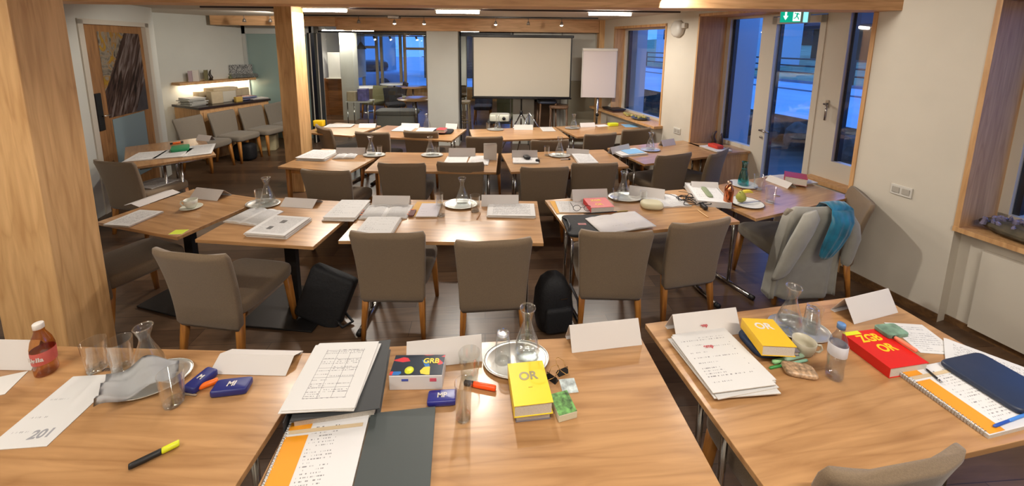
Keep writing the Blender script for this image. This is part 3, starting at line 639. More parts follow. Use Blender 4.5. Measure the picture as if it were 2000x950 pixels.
for i in range(N+1):
    for j in range(9):
        u, v = i/N-.5, j/8-.5; b.bm.verts.new((u*.22, v*.13, .02+.018*math.sin(u*9+1.5*v)+.012*math.cos(v*14+u*3)+.03*(1-abs(u)*2)*(v > .1)))
b.bm.verts.ensure_lookup_table()
for i in range(N):
    for j in range(8): b._f([b.bm.verts[i*9+j], b.bm.verts[(i+1)*9+j], b.bm.verts[(i+1)*9+j+1], b.bm.verts[i*9+j+1]], True)
bmesh.ops.solidify(b.bm, geom=b.bm.faces[:], thickness=.0015)
x = at(300, 745); nap = mk('crumpled_napkin', b, mat('cloth_white', (212, 212, 212), .8), None, (x.x-.01, x.y-.04, .775), (R(8), 0, R(30))); tag(nap, 'crumpled white wrapper lying on the silver tray at the left', 'napkin')
NAVY = mat('navy_pack', (34, 40, 110), .35)
def pack(label, q, h, m, txt='', tcol=None, z=.7505, spine=None):
    r = thing('tissue_pack', label, 'pack', (q[0], q[1], z), q[2]); mk('pack_body', B().rbox((0, 0, h/2), (q[3], q[4], h), .007, 9), m, r)
    if txt: text(txt, min(q[4]*.5, q[3]*.5), tcol or PAPER, r, (0, 0, h+.0003))
    return r
pack('navy blue snack bar pack lying diagonally beside the silver tray', R4((364, 768), (378, 776), (424, 735), (405, 724)), .03, NAVY, 'M')
pack('navy blue box left of the folded blank card', R4((417, 776), (478, 776), (494, 750), (425, 749)), .028, NAVY, 'Ml')
ORG = mat('orange_plastic', (240, 110, 20), .4); YEL = mat('yellow_plastic', (214, 220, 40), .4)
pen('orange highlighter between the two navy packs', (373, 768), (426, 748), .011, [ORG, ORG], split=(0, .3, 1), name='highlighter', cat='highlighter')
pen('grey pencil beside the orange highlighter on the left desk', (350, 771), (384, 774), .004, [mat('pencil_grey', (150, 130, 110), .5)], split=(0, 1), name='pencil', cat='pencil')
pen('black marker pen with lime-yellow cap in front', (252, 918), (351, 870), .010, [BLACK, YEL], split=(0, .64, 1), name='marker', cat='marker', tip=False)
tent((408, 731), (558, 735), 'blank folded card lying low left of the paper binder', h=.035, d=.13)
# ================================================================ FRONT MIDDLE DESK
DG = mat('dark_folder', (64, 70, 70), .5); DG2 = mat('darker_folder', (50, 52, 54), .5)
bind = thing('ring_binder', 'dark grey ring binder under the printed form sheets', 'binder', (0, 0, 0))
q = R4((556, 822), (742, 804), (760, 664), (610, 684), .80); bind.location = (q[0], q[1], .7505); bind.rotation_euler = (0, 0, q[2])
BW, BL = q[3], q[4]
mk('cover', B().box((0, 0, .0015), (BW, BL, .003)).box((.012, 0, .0505), (BW-.02, BL, .003)).box((-BW/2+.0015, 0, .026), (.003, BL, .05)), DG2, bind)
mk('page_block', B().box((.005, 0, .022), (BW-.05, BL-.03, .036)), EDGE, bind)
q = R4((550, 803), (697, 797), (735, 670), (625, 668), .815)
sheets('pile of printed forms on top of the dark ring binder', q, h=.012, z=.803, m=FORM, n=5, jit=.012)
q = R4((505, 975), (690, 985), (712, 810), (562, 826), .765)
sp = thing('spiral_handbook', 'spiral-bound handbook with orange bands beside the dark green folder', 'book', (q[0], q[1], .7505), q[2]); SW, SL = q[3], q[4]
def spiral_book(sp, SW, SL, th=.014):
    mk('page_block', B().box((0, 0, th/2), (SW, SL, th)), EDGE, sp)
    b = B(); b.box((0, 0, th+.0006), (SW, SL, .001), uvtop=True); mk('cover_sheet', b, page('hand_page', (216, 214, 214), lines=24, dens=.4, para=.45, mu=.34, mv=.1), sp)
    OB = mat('orange_band', (226, 150, 36), .5)
    mk('orange_band', B().box((-SW/2+.045, SL*.43, th+.0016), (.075, SL*.11, .0006)).box((-SW/2+.045, -SL*.1, th+.0016), (.075, SL*.78, .0006)), OB, sp)
    mk('title_strip', B().box((0, SL*.345, th+.0022), (SW*.9, SL*.05, .0008)), mat('strip_beige', (206, 184, 150), .5), sp)
    b = B()
    for k in range(30):
        y = -SL/2+.012+k*(SL-.024)/29
        b.tube([(-SW/2+.004+.009*math.cos(a*PI/5), y+.001*a/10, th/2+.012*math.sin(a*PI/5)) for a in range(11)], .0011, 5, cap=False)
    mk('spiral_binding', b, CHROME, sp)
spiral_book(sp, SW, SL)
q = R4((690, 990), (842, 985), (846, 797), (718, 806), .765)
r = thing('document_folder', 'large dark green document folder lying flat at the front edge', 'folder', (q[0], q[1], .7505), q[2])
mk('cover', B().box((0, 0, .002), (q[3], q[4], .003)).box((0, 0, .012), (q[3], q[4], .003)).box((-q[3]/2+.0015, 0, .007), (.003, q[4], .01)), DG, r); mk('page_block', B().box((0, 0, .007), (q[3]-.02, q[4]-.02, .006)), EDGE, r)
def cover_mat():
    m, nt, bb = newmat('colour_cover'); N = nt.nodes.new; L = nt.links.new; uv = N('ShaderNodeUVMap'); v = N('ShaderNodeTexVoronoi'); v.inputs['Scale'].default_value = 4.2; L(uv.outputs[0], v.inputs['Vector'])
    r = N('ShaderNodeValToRGB'); r.color_ramp.interpolation = 'CONSTANT'; e = r.color_ramp.elements
    for p, c in ((.0, (24, 36, 52)), (.45, (40, 110, 180)), (.6, (24, 36, 52)), (.72, (200, 50, 60)), (.82, (226, 200, 60)), (.9, (24, 36, 52))):
        x = e[0] if p == 0 else e.new(p); x.color = (*lin(c), 1)
    s = N('ShaderNodeSeparateColor'); L(v.outputs['Color'], s.inputs[0]); L(s.outputs[0], r.inputs[0]); L(r.outputs[0], bb.inputs['Base Color']); bb.inputs['Roughness'].default_value = .3; return m
q = R4((760, 743), (862, 738), (872, 700), (772, 700), .80)
r = thing('boxed_book', 'thick white book with colourful dark cover facing up', 'book', (q[0], q[1], .7505), q[2]); HB = .062
mk('page_block', B().box((0, 0, HB/2), (q[3], q[4], HB), bev=.002), mat('case_white', (218, 214, 214), .6), r)
cv = cover_mat(); b = B(); b.box((0, .002, HB+.001), (q[3]*.99, q[4]*.97, .002), uvtop=True); mk('cover', b, cv, r)
mk('yellow_disc', B().lathe([(.001, 0), (.018, 0), (.018, .0006), (.001, .0006)], c=(-.03, -q[4]*.25, HB+.0022)), YEL, r)
text('GRB', .034, mat('cover_print', (222, 206, 70), .5), r, (.05, q[4]*.18, HB+.003)); 
mk('index_tab', B().box((-q[3]*.2, -q[4]/2-.0006, HB*.72), (.026, .001, .009)), mat('blue_tab', (70, 90, 180), .5), r); mk('index_tab', B().box((q[3]*.33, -q[4]/2-.0006, HB*.72), (.026, .001, .014)), mat('pink_tab', (214, 90, 110), .5), r)
pack('violet-blue tissue pack beside the thick white book', R4((834, 789), (890, 786), (893, 760), (836, 763), .77), .024, mat('violet_pack', (44, 46, 130), .3), 'MP')
tent((793, 723), (942, 706), 'blank name card behind the thick white book', h=.088, d=.10)
x = at(905, 817); place('tall', 'drinking_glass', 'tall clear glass casting a shadow on the middle desk', 'glass', (x.x, x.y, .7505), 0, None, (1.02, 1.02, 1.05))
plc('facet', 'faceted_glass', 'faceted glass behind the tall clear glass', 'glass', (917, 737), sc=1.12)
pen('orange highlighter with black cap next to the faceted glass', (906, 752), (968, 764), .011, [BLACK, mat('neon_orange', (255, 84, 20), .35)], split=(0, .3, 1), name='highlighter', cat='highlighter')
x = at(1008, 706); place('tray', 'serving_tray', 'oval silver tray on the front middle desk', 'tray', (x.x, x.y, .7505), R(8), None, 1.08)
x = at(982, 706); place('flipped', 'drinking_glass', 'upturned glass on the tray of the front middle desk', 'glass', (x.x, x.y, .756), 0, None, 1.08)
x = at(1029, 700); place('carafew', 'carafe', 'water carafe on the tray of the front middle desk', 'carafe', (x.x, x.y, .756), 0, None, (1, 1, 1.04))
YB = mat('yellow_cover', (236, 206, 40), .4); GB = mat('grey_cover', (120, 112, 118), .5)
q = R4((1008, 814), (1076, 808), (1064, 756), (1000, 762), .775)
book('grey-violet book under the yellow book in the middle', q, .026, GB, spine='top')
q = R4((1003, 797), (1077, 784), (1062, 703), (993, 712), .825)
yb = book('bright yellow book lettered OR in grey on the front middle desk', q, .048, YB, z=.777, spine='left')
text('OR', .05, mat('silver_ink', (150, 140, 110), .4, .3), yb, (0, q[4]*.14, .0485)); text('......', .012, mat('thin_ink', (150, 130, 60), .5), yb, (0, -.02, .0485))
q = R4((1088, 806), (1128, 798), (1108, 768), (1076, 775), .78)
bx = thing('patterned_box', 'small green-blue patterned box right of the yellow book', 'box', (q[0], q[1], .7505), q[2]); mk('box_body', B().box((0, 0, .014), (q[3], q[4]*1.35, .028), bev=.002), mat('box_cream', (210, 204, 180), .6), bx)
b = B(); b.box((0, 0, .0287), (q[3]*.98, q[4]*1.33, .001)); 
pm = mat('pattern_green', (90, 140, 70), .5, noise=.8, nscale=55); mk('patterned_lid', b, pm, bx)
b = B(); b.prism([(-.024, -.012), (.024, -.012), (.024, .012), (-.024, .012)], 0, .002); b.rings([[Vector(p) for p in ((x_, -.011, .001), (x_, 0, .022), (x_, .011, .001))] for x_ in (-.024, .024)], smooth=False)
x = at(1078, 742); r = thing('binder_clip', 'black binder clips lying behind the patterned box', 'clip', (x.x, x.y, .7505), R(-40)); mk('clip_body', b, BLACK, r)
mk('wire_handle', B().tube([(-.014, 0, .022), (-.018, .02, .034), (-.006, .042, .036), (.006, .042, .036), (.018, .02, .034), (.014, 0, .022)], .0012, 6).tube([(-.014, 0, .022), (-.016, -.02, .03), (-.005, -.038, .028), (.005, -.038, .028), (.016, -.02, .03), (.014, 0, .022)], .0012, 6), mat('brass_wire', (190, 150, 90), .3, 1), r)
x = at(1085, 735); r = thing('binder_clip', 'gold-handled binder clip on the colour-striped card', 'clip', (x.x+.03, x.y+.015, .7505), R(25)); KC = mk('clip_body', r and bpy.data.objects['clip_body'].data, [], r); mk('wire_handle', bpy.data.objects['wire_handle'].data, [], r)
q = R4((1098, 772), (1128, 766), (1122, 738), (1094, 744)); sm = mat('stripe_card', (180, 190, 190), .5, noise=.6, nscale=30)
sheets('small colour-striped sticky flags card beside the clips', q, m=sm, name='flag_card', cat='card')
tent((1117, 690), (1254, 674), 'blank name card at the right end of the front middle desk', h=.096, d=.10)
# ================================================================ FRONT RIGHT DESK
scard = tent((1322, 668), (1448, 652), 'blank name card behind the curled script pile', h=.10, d=.10)
q = R4((1395, 772), (1508, 748), (1420, 645), (1312, 658), .785)
scr = sheets('thick pile of curled scripts with red print on the top page', q, h=.034, m=TEXTL, n=9, jit=.02)
text('emp', .026, mat('red_ink', (186, 60, 66), .6), scr, (-.005, .07, .0345)); text('emp', .02, mat('red_ink', (186, 60, 66), .6), bpy.data.objects[scard.name], (-.02, -.032, .052), (R(66), 0, 0), name='logo_print')
q = R4((1482, 700), (1530, 690), (1490, 640), (1440, 648), .77)
rbx('pencil_pouch', 'dark blue pouch under the yellow OR book on the right desk', 'pouch', q, .03, mat('pouch_blue', (40, 56, 84), .7, noise=.2), r=.012, e=4)
q = R4((1500, 698), (1548, 692), (1520, 640), (1468, 646), .78); book('grey book under the yellow OR book on the right desk', q, .020, GB, z=.781, spine='top')
q = R4((1490, 676), (1549, 674), (1513, 621), (1452, 622), .855)
yb = book('yellow book with white OR lettering, right desk', q, .048, mat('yellow_cover2', (228, 182, 36), .4), z=.803, spine='left')
text('OR', .052, PAPER, yb, (0, q[4]*.2, .0485))
x = at(1560, 645); place('tray', 'serving_tray', 'oval silver tray on the front right desk', 'tray', (x.x, x.y, .7505), R(-12), None, 1.0)
x = at(1540, 645); place('carafew', 'carafe', 'water carafe on the tray of the front right desk', 'carafe', (x.x, x.y, .756), 0, None, (1, 1, .98))
x = at(1564, 640); place('flipped', 'drinking_glass', 'upturned glass beside the carafe on the right desk', 'glass', (x.x+.02, x.y-.03, .756), 0, None, 1.0)
x = at(1590, 645); place('glass', 'drinking_glass', 'clear glass at the right side of the right tray', 'glass', (x.x, x.y+.01, .756), 0, None, 1.05)
def cup_thing(label, px, m, sc=1.0, rz=0, saucer=True, z=.7505):
    p = at(*px, z); t = thing('coffee_cup', label, 'cup', (p.x, p.y, z), rz); t.scale = (sc, sc, sc); z0 = .008 if saucer else 0
    if saucer: mk('saucer', B().lathe([(.001, .003), (.03, .003), (.062, .012), (.066, .013), (.066, .011), (.03, 0), (.001, 0)]), m, t)
    mk('bowl', B().lathe([(.001, z0), (.024, z0), (.030, z0+.006), (.038, z0+.03), (.041, z0+.058), (.039, z0+.058), (.035, z0+.03), (.026, z0+.008), (.001, z0+.007)]), m, t)
    mk('handle', B().tube([(.037, 0, z0+.048), (.055, 0, z0+.050), (.060, 0, z0+.035), (.052, 0, z0+.020), (.034, 0, z0+.016)], .0045), m, t)
cup_thing('beige mug between yellow book and water bottle', (1568, 690), mat('beige_ceramic', (188, 180, 158), .35), 1.12, R(-20), False)
pen('green pen beside the sweet wrapper on the right desk', (1502, 722), (1576, 706), .006, [mat('pen_green', (50, 130, 60), .4), mat('pen_mint', (150, 200, 170), .4)], split=(0, .3, 1))
pen('pale green highlighter above the green pen', (1508, 712), (1568, 698), .010, [mat('mint', (140, 190, 130), .4), mat('pale_mint', (176, 206, 180), .4)], split=(0, .35, 1), z=.7505, name='highlighter', cat='highlighter')
q = R4((1538, 742), (1590, 740), (1586, 716), (1528, 716)); rbx('snack_pack', 'small crinkled brown-and-white snack pack before the bottle', 'pack', q, .022, mat('snack', (176, 146, 116), .35, noise=.6, nscale=60), r=.009, e=5)
bt = at(1628, 737); t = thing('water_bottle', 'clear plastic water bottle with blue cap', 'bottle', (bt.x, bt.y, .7505)); PET = glass('pet_plastic', (.86, .88, .93), .12, .65)
mk('body', B().lathe([(.001, .006), (.018, 0), (.029, .003), (.0315, .02), (.029, .06), (.0315, .085), (.0325, .12), (.0325, .15), (.027, .18), (.013, .212), (.0125, .225), (.001, .225)]), PET, t)
mk('water', B().lathe([(.001, .008), (.027, .009), (.029, .02), (.027, .06), (.029, .085), (.030, .105), (.001, .105)]), WATER, t)
mk('label', B().lathe([(.0322, .108), (.0332, .11), (.0332, .155), (.0320, .157)], cap=False), mat('pale_label', (206, 206, 214), .5), t)
mk('cap', B().lathe([(.001, .246), (.0135, .246), (.0145, .243), (.0145, .224), (.001, .224)]), mat('blue_cap', (96, 134, 186), .4), t)
tent((1668, 634), (1754, 611), 'blank name card at the back right corner of the right desk', h=.10, d=.11)
q = R4((1742, 728), (1802, 700), (1714, 640), (1655, 650), .80)
RED = mat('red_cover', (206, 30, 24), .4); rb = book('thick red book with yellow ZGB OR lettering on the right desk', q, .046, RED, spine='left')
YI = mat('yellow_ink', (240, 196, 30), .5); text('ZGB', .056, YI, rb, (-.005, q[4]*.27, .0465)); text('OR', .056, YI, rb, (.01, -.005, .0465))
mk('corner_band', B().box((-q[3]*.28, q[4]*.46, .0466), (q[3]*.42, .02, .0006)), YEL, rb)
q2 = R4((1722, 665), (1775, 656), (1738, 634), (1694, 640), .81); bx = rbx('patterned_box', 'small green-pink patterned box on the red book', 'box', (q2[0]+.03, q2[1]+.01, q2[2], .11, .07), .02, mat('green_pink', (110, 140, 120), .4, noise=.5, nscale=25), z=.7975, r=.003)
pen('salmon highlighter with black cap lying on the red book', (1734, 655), (1790, 690), .009, [BLACK, mat('salmon', (240, 130, 100), .4)], split=(0, .25, 1), z=.7975, name='highlighter', cat='highlighter')
sheets('white sheet with sketched diagram behind the red book', R4((1790, 694), (1872, 690), (1796, 632), (1745, 636)), m=page('diagram_page', lines=14, dens=.5, para=.45, ink=(150, 150, 154)), name='paper_sheet', cat='paper')
sheets('fanned loose sheets at the far right edge', R4((1830, 716), (2060, 800), (2040, 730), (1860, 672), .755), h=.008, m=TEXTP, n=3, jit=.02)
q = R4((1940, 850), (2030, 822), (1890, 700), (1752, 722), .768); q = R4((1938, 852), (2050, 816), (1868, 700), (1752, 724), .768)
sp = thing('spiral_handbook', 'spiral-bound handbook with orange bands at the right picture edge', 'book', (q[0], q[1], .7505), q[2]); spiral_book(sp, q[3], q[4])
q = R4((1990, 812), (2085, 780), (1905, 688), (1840, 704), .785); rbx('zip_case', 'long dark navy case lying across the right papers', 'case', q, .022, mat('case_navy', (38, 48, 70), .45), z=.769, r=.008, e=10)
pen('slim black pen lying on the right spiral handbook', (1808, 722), (1838, 748), .004, [BLACK, CHROME], split=(0, .8, 1), z=.768)
pen('blue and white ballpoint pen at the lower end of the right handbook', (1940, 836), (2004, 812), .005, [mat('pen_blue', (40, 80, 170), .4), mat('pen_ltblue', (70, 130, 210), .4)], split=(0, .45, 1), z=.768)
# ================================================================ SECOND ROW
sheets('stack of print-outs at the left end of the cup desk', R4((205, 440), (250, 441), (318, 415), (272, 408), .765), h=.016, n=3, name='paper_stack')
tent((272, 405), (352, 376), 'blank folded card lying flat behind the white cup', h=.02, d=.16)
tent((370, 387), (424, 393), 'name card leaning back at the far corner of the cup desk', printed=True, h=.07, d=.14)
cup_thing('white coffee cup with saucer on the left pedestal desk', (374, 407), mat('white_china', (214, 214, 200), .3), 1.15, R(200))
sheets('lime yellow sticky note at the corner of the cup desk', R4((335, 458), (352, 459), (370, 450), (340, 449)), m=mat('lime_note', (196, 210, 60), .8), name='sticky_note', cat='note')
def traycar(lab, px, rz=0, sc=1.0, filled=True, glassd=None, gl='glass', cc=(0, 0)):
    x = at(*px); place('tray', 'serving_tray', 'oval silver tray '+lab, 'tray', (x.x, x.y, .7505), R(rz), None, sc)
    place('carafew' if filled else 'carafe', 'carafe', 'glass carafe '+lab, 'carafe', (x.x+cc[0], x.y+cc[1], .756), 0, None, 1.0)
    if glassd: place(gl, 'drinking_glass', 'drinking glass '+glassd[2], 'glass', (x.x+glassd[0], x.y+glassd[1], .756 if abs(glassd[0]) < .11 else .7505), 0)
traycar('between the cup desk and the magazine desk', (514, 400), -5, 1.05, True, (-.06, .045, 'left of the carafe near the open book'), cc=(.035, .01))
tent((546, 404), (610, 408), 'blank low card right of the tray on the magazine desk', h=.05, d=.15)
open_book('open book on the magazine desk left of the magazines', (lambda q: (q[0], q[1], q[2], q[3], q[4]))(R4((432, 437), (500, 440), (560, 415), (490, 408))))
mg = sheets('stack of magazines with small dark pictures on the pedestal desk', R4((482, 455), (556, 461), (602, 427), (535, 418), .78), h=.03, n=5, m=TEXTD, jit=.01)
mk('printed_picture', B().box((-.03, -.05, .0304), (.035, .04, .0008)).box((.0, .05, .0304), (.04, .045, .0008)), mat('dark_print', (84, 80, 78), .6), mg)
sheets('pile of papers bridging to the lit desk', R4((635, 428), (694, 426), (722, 395), (665, 390), .77), h=.028, n=5, jit=.02, m=TEXTL)
tent((726, 402), (799, 403), 'blank name card behind the open book on the lit desk', h=.075, d=.07)
ob = open_book('open book with orange flags on the lit desk', R4((700, 428), (800, 430), (800, 404), (722, 402)))
for sx in (-1, 1):
    for k in range(3): mk('page_flag', B().box((sx*(.19+.004*k), -.06+.035*k, .012+.003*k), (.035, .008, .001)), ORG, ob)
sheets('stack of papers with a pen at the left end of the lit desk', R4((692, 457), (764, 458), (780, 425), (720, 423), .775), h=.025, n=4, m=TEXTL)
sheets('ochre clipboard folder left of the small decanter', R4((795, 424), (852, 425), (868, 396), (815, 395)), h=.004, m=mat('ochre_card', (206, 160, 84), .7), name='folder', cat='folder')
sheets('grey writing pad lying on the ochre folder', R4((812, 423), (855, 424), (862, 398), (824, 398), .76), h=.008, z=.755, m=page('pad_page', (206, 200, 206), lines=18, dens=.4, para=.6), name='writing_pad', cat='pad')
q = R4((797, 425), (808, 425), (814, 413), (803, 413)); rbx('key_pouch', 'small maroon pouch at the edge of the ochre folder', 'pouch', q, .012, mat('maroon', (96, 50, 48), .6), z=.755, r=.004)
x = at(862, 422); place('glass', 'drinking_glass', 'tumbler in front of the tray on the lit desk', 'glass', (x.x, x.y, .7505), 0, None, 1.1)
x = at(858, 404); place('glass', 'drinking_glass', 'tumbler behind another one left of the tray on the lit desk', 'glass', (x.x, x.y, .7505), 0, None, 1.1)
traycar('on the brightly lit second-row desk', (900, 401), 0, 1.12, True, None, cc=(.01, .02))
x = at(928, 413); place('glass', 'drinking_glass', 'tumbler right of the tray on the lit desk', 'glass', (x.x, x.y, .7505), 0, None, 1.3)
pen('short pencil in front of the tumbler on the lit desk', (931, 430), (938, 417), .005, [mat('pencil_wood', (176, 130, 90), .5)], split=(0, 1), name='pencil', cat='pencil')
tent((940, 404), (1013, 404), 'printed name card behind the stack at the right of the lit desk', printed=True, h=.085, d=.09)
sheets('stack of stapled scripts at the right end of the lit desk', R4((953, 421), (1045, 422), (1044, 398), (955, 397), .77), h=.02, n=4, m=page('staple_page', lines=20, dens=.55, para=.3))
# desk with the red book
tent((1119, 396), (1188, 394), 'blank name card behind the red book', h=.10, d=.09)
sheets('orange folder under white papers at the left of the red book', R4((1092, 416), (1150, 417), (1130, 392), (1068, 394)), h=.004, m=mat('orange_card', (214, 160, 70), .7), name='folder', cat='folder')
sheets('white papers lying on the orange folder', R4((1097, 414), (1156, 416), (1150, 392), (1080, 394), .757), h=.004, z=.755, m=TEXTP)
def specs(label, px, z=.7505, rz=0, col=BLACK, sc=1.0):
    p = at(*px, z); t = thing('eyeglasses', label, 'glasses', (p.x, p.y, z), R(rz)); t.scale = (sc, sc, sc)
    for sx in (-1, 1):
        mk('lens_rim', B().tube([(sx*.035+.024*math.cos(a*PI/8), 0, .022+.019*math.sin(a*PI/8)) for a in range(17)], .0018, 6, cap=False), col, t)
        mk('temple', B().tube([(sx*.060, 0, .028), (sx*.063, .06, .026), (sx*.060, .12, .008)], .0018, 6), col, t)
    mk('bridge', B().tube([(-.011, 0, .024), (0, 0, .029), (.011, 0, .024)], .0018, 6), col, t)
specs('thin black eyeglasses in front of the blank card beside the red book', (1137, 413), .76, 0, sc=1.25)
q = R4((1153, 404), (1196, 402), (1184, 381), (1143, 388), .81)
rb = book('red book with yellow ZGB OR lettering propped on the second row', q, .05, RED, z=.7505, spine='left'); text('ZGB', .045, YI, rb, (-.01, q[4]*.22, .0505)); text('OR', .045, YI, rb, (-.01, -q[4]*.2, .0505))
traycar('on the desk with the red book', (1221, 387), 0, 1.15, True, (-.10, -.07, 'in front of the tray right of the red book'), cc=(-.01, .03))
x = at(1256, 396); place('glass', 'drinking_glass', 'tumbler between the tray and the printed card behind the eyeglass case', 'glass', (x.x, x.y, .7505), 0)
tent((1228, 383), (1298, 392), 'printed name card behind the eyeglass case', printed=True, h=.085, d=.09)
open_book('open white workbook behind the eyeglass case', R4((1275, 407), (1352, 405), (1320, 381), (1245, 385)), h=.014, m=TEXTL)
q = R4((1252, 413), (1294, 411), (1292, 399), (1252, 399)); rbx('eyeglass_case', 'cream rounded eyeglass case on the second row', 'case', q, .05, mat('cream_case', (206, 198, 164), .5), r=.022, e=3)
specs('thick black eyeglasses on the tangled cords', (1338, 392), .77, 20, sc=1.35)
random.seed(5)
x = at(1352, 398); t = thing('cord_tangle', 'tangle of black cords and lanyard beside the pencil', 'cords', (x.x, x.y, .7505))
for k in range(3):
    pts = [(.09*math.cos(a*.8+k*2)+.03*math.sin(a*2.3+k)+.01, .07*math.sin(a*.9+k)+.02*math.cos(a*1.7), .012+.028*abs(math.sin(a*.7+k))) for a in np.linspace(0, 9, 46)]
    mk('cord', B().tube(pts, .0035, 6), mat('cord_black', (30, 26, 24), .5), t)
mk('clip_buckle', B().rbox((.05, -.10, .02), (.035, .09, .03), .008, 5), mat('cord_black', (30, 26, 24)), t)
pen('wooden pencil next to the cord tangle', (1362, 411), (1383, 426), .005, [mat('pencil_tan', (206, 170, 120), .5)], split=(0, 1), name='pencil', cat='pencil')
q = R4((1114, 459), (1205, 460), (1180, 419), (1092, 420), .77)
r = thing('laptop_sleeve', 'black document case with coloured sticker under the open notebook', 'case', (q[0], q[1], .7505), q[2]); mk('case_body', B().rbox((0, 0, .011), (q[3], q[4], .022), .008, 9), BLKFAB, r)
mk('sticker', B().box((-.04, 0, .0225), (.06, .03, .001)), mat('sticker', (180, 90, 90), .5, noise=.8, nscale=22), r); mk('handle', B().tube([(-q[3]/2+.01, -.11, .02), (-q[3]/2+.03, -.05, .035), (-q[3]/2+.03, .05, .035), (-q[3]/2+.01, .11, .02)], .008), BLACK, r)
open_book('open blank notebook in front on the red book desk', R4((1180, 458), (1284, 441), (1242, 416), (1138, 424), .78), z=.775, h=.012, m=page('note_page', (226, 222, 222), lines=20, dens=.36, para=.66))
pen('long black ballpoint lying above the open notebook', (1140, 419), (1226, 413), .005, [BLACK, mat('pen_gold', (170, 150, 90), .4)], split=(0, .75, 1))
# desk at the terrace door
q = R4((1358, 392), (1412, 394), (1408, 360), (1345, 360), .80)
r = thing('letter_tray', 'white plastic organiser box at the left of the copper bottle', 'tray', (q[0], q[1], .7505), q[2]); w_, l_ = q[3], q[4]; WP = mat('white_plastic', (206, 204, 202), .4)
mk('box_body', B().box((0, 0, .003), (w_, l_, .006)).box((-w_/2, 0, .025), (.006, l_, .05)).box((w_/2, 0, .025), (.006, l_, .05)).box((0, -l_/2, .025), (w_, .006, .05)).box((0, l_/2, .025), (w_, .006, .05)), WP, r)
mk('paper_fill', B().box((0, 0, .025), (w_-.02, l_-.02, .04), uvtop=True), TEXTL, r); mk('green_strip', B().rbox((0, 0, .052), (.05, .24, .014), .004), mat('sage', (132, 142, 108), .5), r)
tent((1352, 376), (1405, 378), 'blank name card behind the organiser box', h=.09, d=.09)
x = at(1421, 403); t = thing('copper_bottle', 'shiny copper drinking bottle by the pear plate', 'bottle', (x.x, x.y, .7505)); COP = mat('copper', (196, 120, 84), .16, 1)
mk('body', B().lathe([(.001, 0), (.034, 0), (.037, .006), (.037, .14), (.034, .165), (.020, .185), (.018, .19), (.001, .19)]), COP, t); mk('cap', B().lathe([(.001, .188), (.019, .188), (.020, .20), (.019, .222), (.001, .224)]), mat('cap_steel', (190, 160, 140), .2, 1), t)
def plate(label, px, r, m, rim=None, z=.7505):
    p = at(*px, z); t = thing('plate', label, 'plate', (p.x, p.y, z)); mk('dish', B().lathe([(.001, .004), (r*.62, .004), (r*.95, .014), (r, .015), (r, .012), (r*.64, 0), (.001, 0)], n=36), m, t)
    if rim: mk('rim', B().tube([(r*math.cos(a*PI/18), r*math.sin(a*PI/18), .0145) for a in range(37)], .0022, 6, cap=False), rim, t)
    return p
CHINA = mat('plate_white', (216, 214, 208), .3)
p = plate('white plate with dark rim carrying the pear', (1457, 398), .135, CHINA, BLACK)
t = thing('pear', 'green pear on the white plate', 'fruit', (p.x-.03, p.y+.03, .757)); mk('flesh', B().lathe([(.001, 0), (.02, .002), (.038, .02), (.042, .04), (.034, .062), (.021, .082), (.014, .094), (.001, .098)]), mat('pear_skin', (150, 148, 60), .5, noise=.15, nscale=40), t); mk('stem', B().tube([(0, 0, .096), (.004, 0, .112), (.012, 0, .122)], .0022, 6), mat('stem_brown', (70, 50, 30)), t)
t = thing('banana', 'small yellow banana leaning on the pear', 'fruit', (p.x+.02, p.y+.035, .80), R(10)); mk('flesh', B().tube([(-.06+.015*k, 0, .05-.0012*(k-4)**2*.9) for k in range(9)], [.006, .011, .014, .015, .015, .015, .014, .010, .004], 8), mat('banana_skin', (220, 200, 60), .5), t); mk('stem', B().tube([(-.062, 0, .035), (-.072, 0, .045)], .004, 6), BLACK, t)
pen('silver knife resting on the pear plate', (1440, 400), (1485, 394), .004, [CHROME], split=(0, 1), z=.766, name='knife', cat='cutlery')
p = plate('white plate below the teal carafe', (1451, 362), .125, CHINA)
t = thing('carafe', 'teal glass carafe standing on a plate by the door', 'carafe', (p.x, p.y, .757)); mk('body', B().lathe([(.001, 0), (.046, 0), (.048, .01), (.046, .05), (.036, .11), (.025, .15), (.022, .17), (.024, .215), (.030, .232), (.027, .232), (.020, .17), (.034, .11), (.043, .05), (.001, .01)]), TEALG, t)
mk('collar', B().lathe([(.0235, .160), (.025, .162), (.025, .168), (.0235, .17)], cap=False), mat('teal_dark', (20, 90, 96), .3), t)
x = at(1480, 370); place('glass', 'drinking_glass', 'tumbler right of the teal carafe', 'glass', (x.x, x.y, .7505), 0, None, 1.35)
x = at(1503, 396); place('glass', 'drinking_glass', 'tumbler right of the pear plate', 'glass', (x.x, x.y, .7505), 0, None, 1.35)
pen('slim silver pen behind the tumbler right of the pear plate', (1510, 381), (1524, 384), .004, [CHROME], split=(0, 1))
tent((1494, 352), (1538, 369), 'printed name card in front of the plain red book', printed=True, h=.05, d=.11)
sheets('papers under the plain red book by the terrace door', R4((1545, 362), (1592, 358), (1550, 338), (1500, 346), .765), h=.018, n=3)
q = R4((1530, 352), (1574, 358), (1577, 348), (1534, 342), .80)
rb = book('plain red hardback lying on papers by the terrace door', q, .07, mat('crimson', (166, 34, 40), .5), z=.769, spine='left')
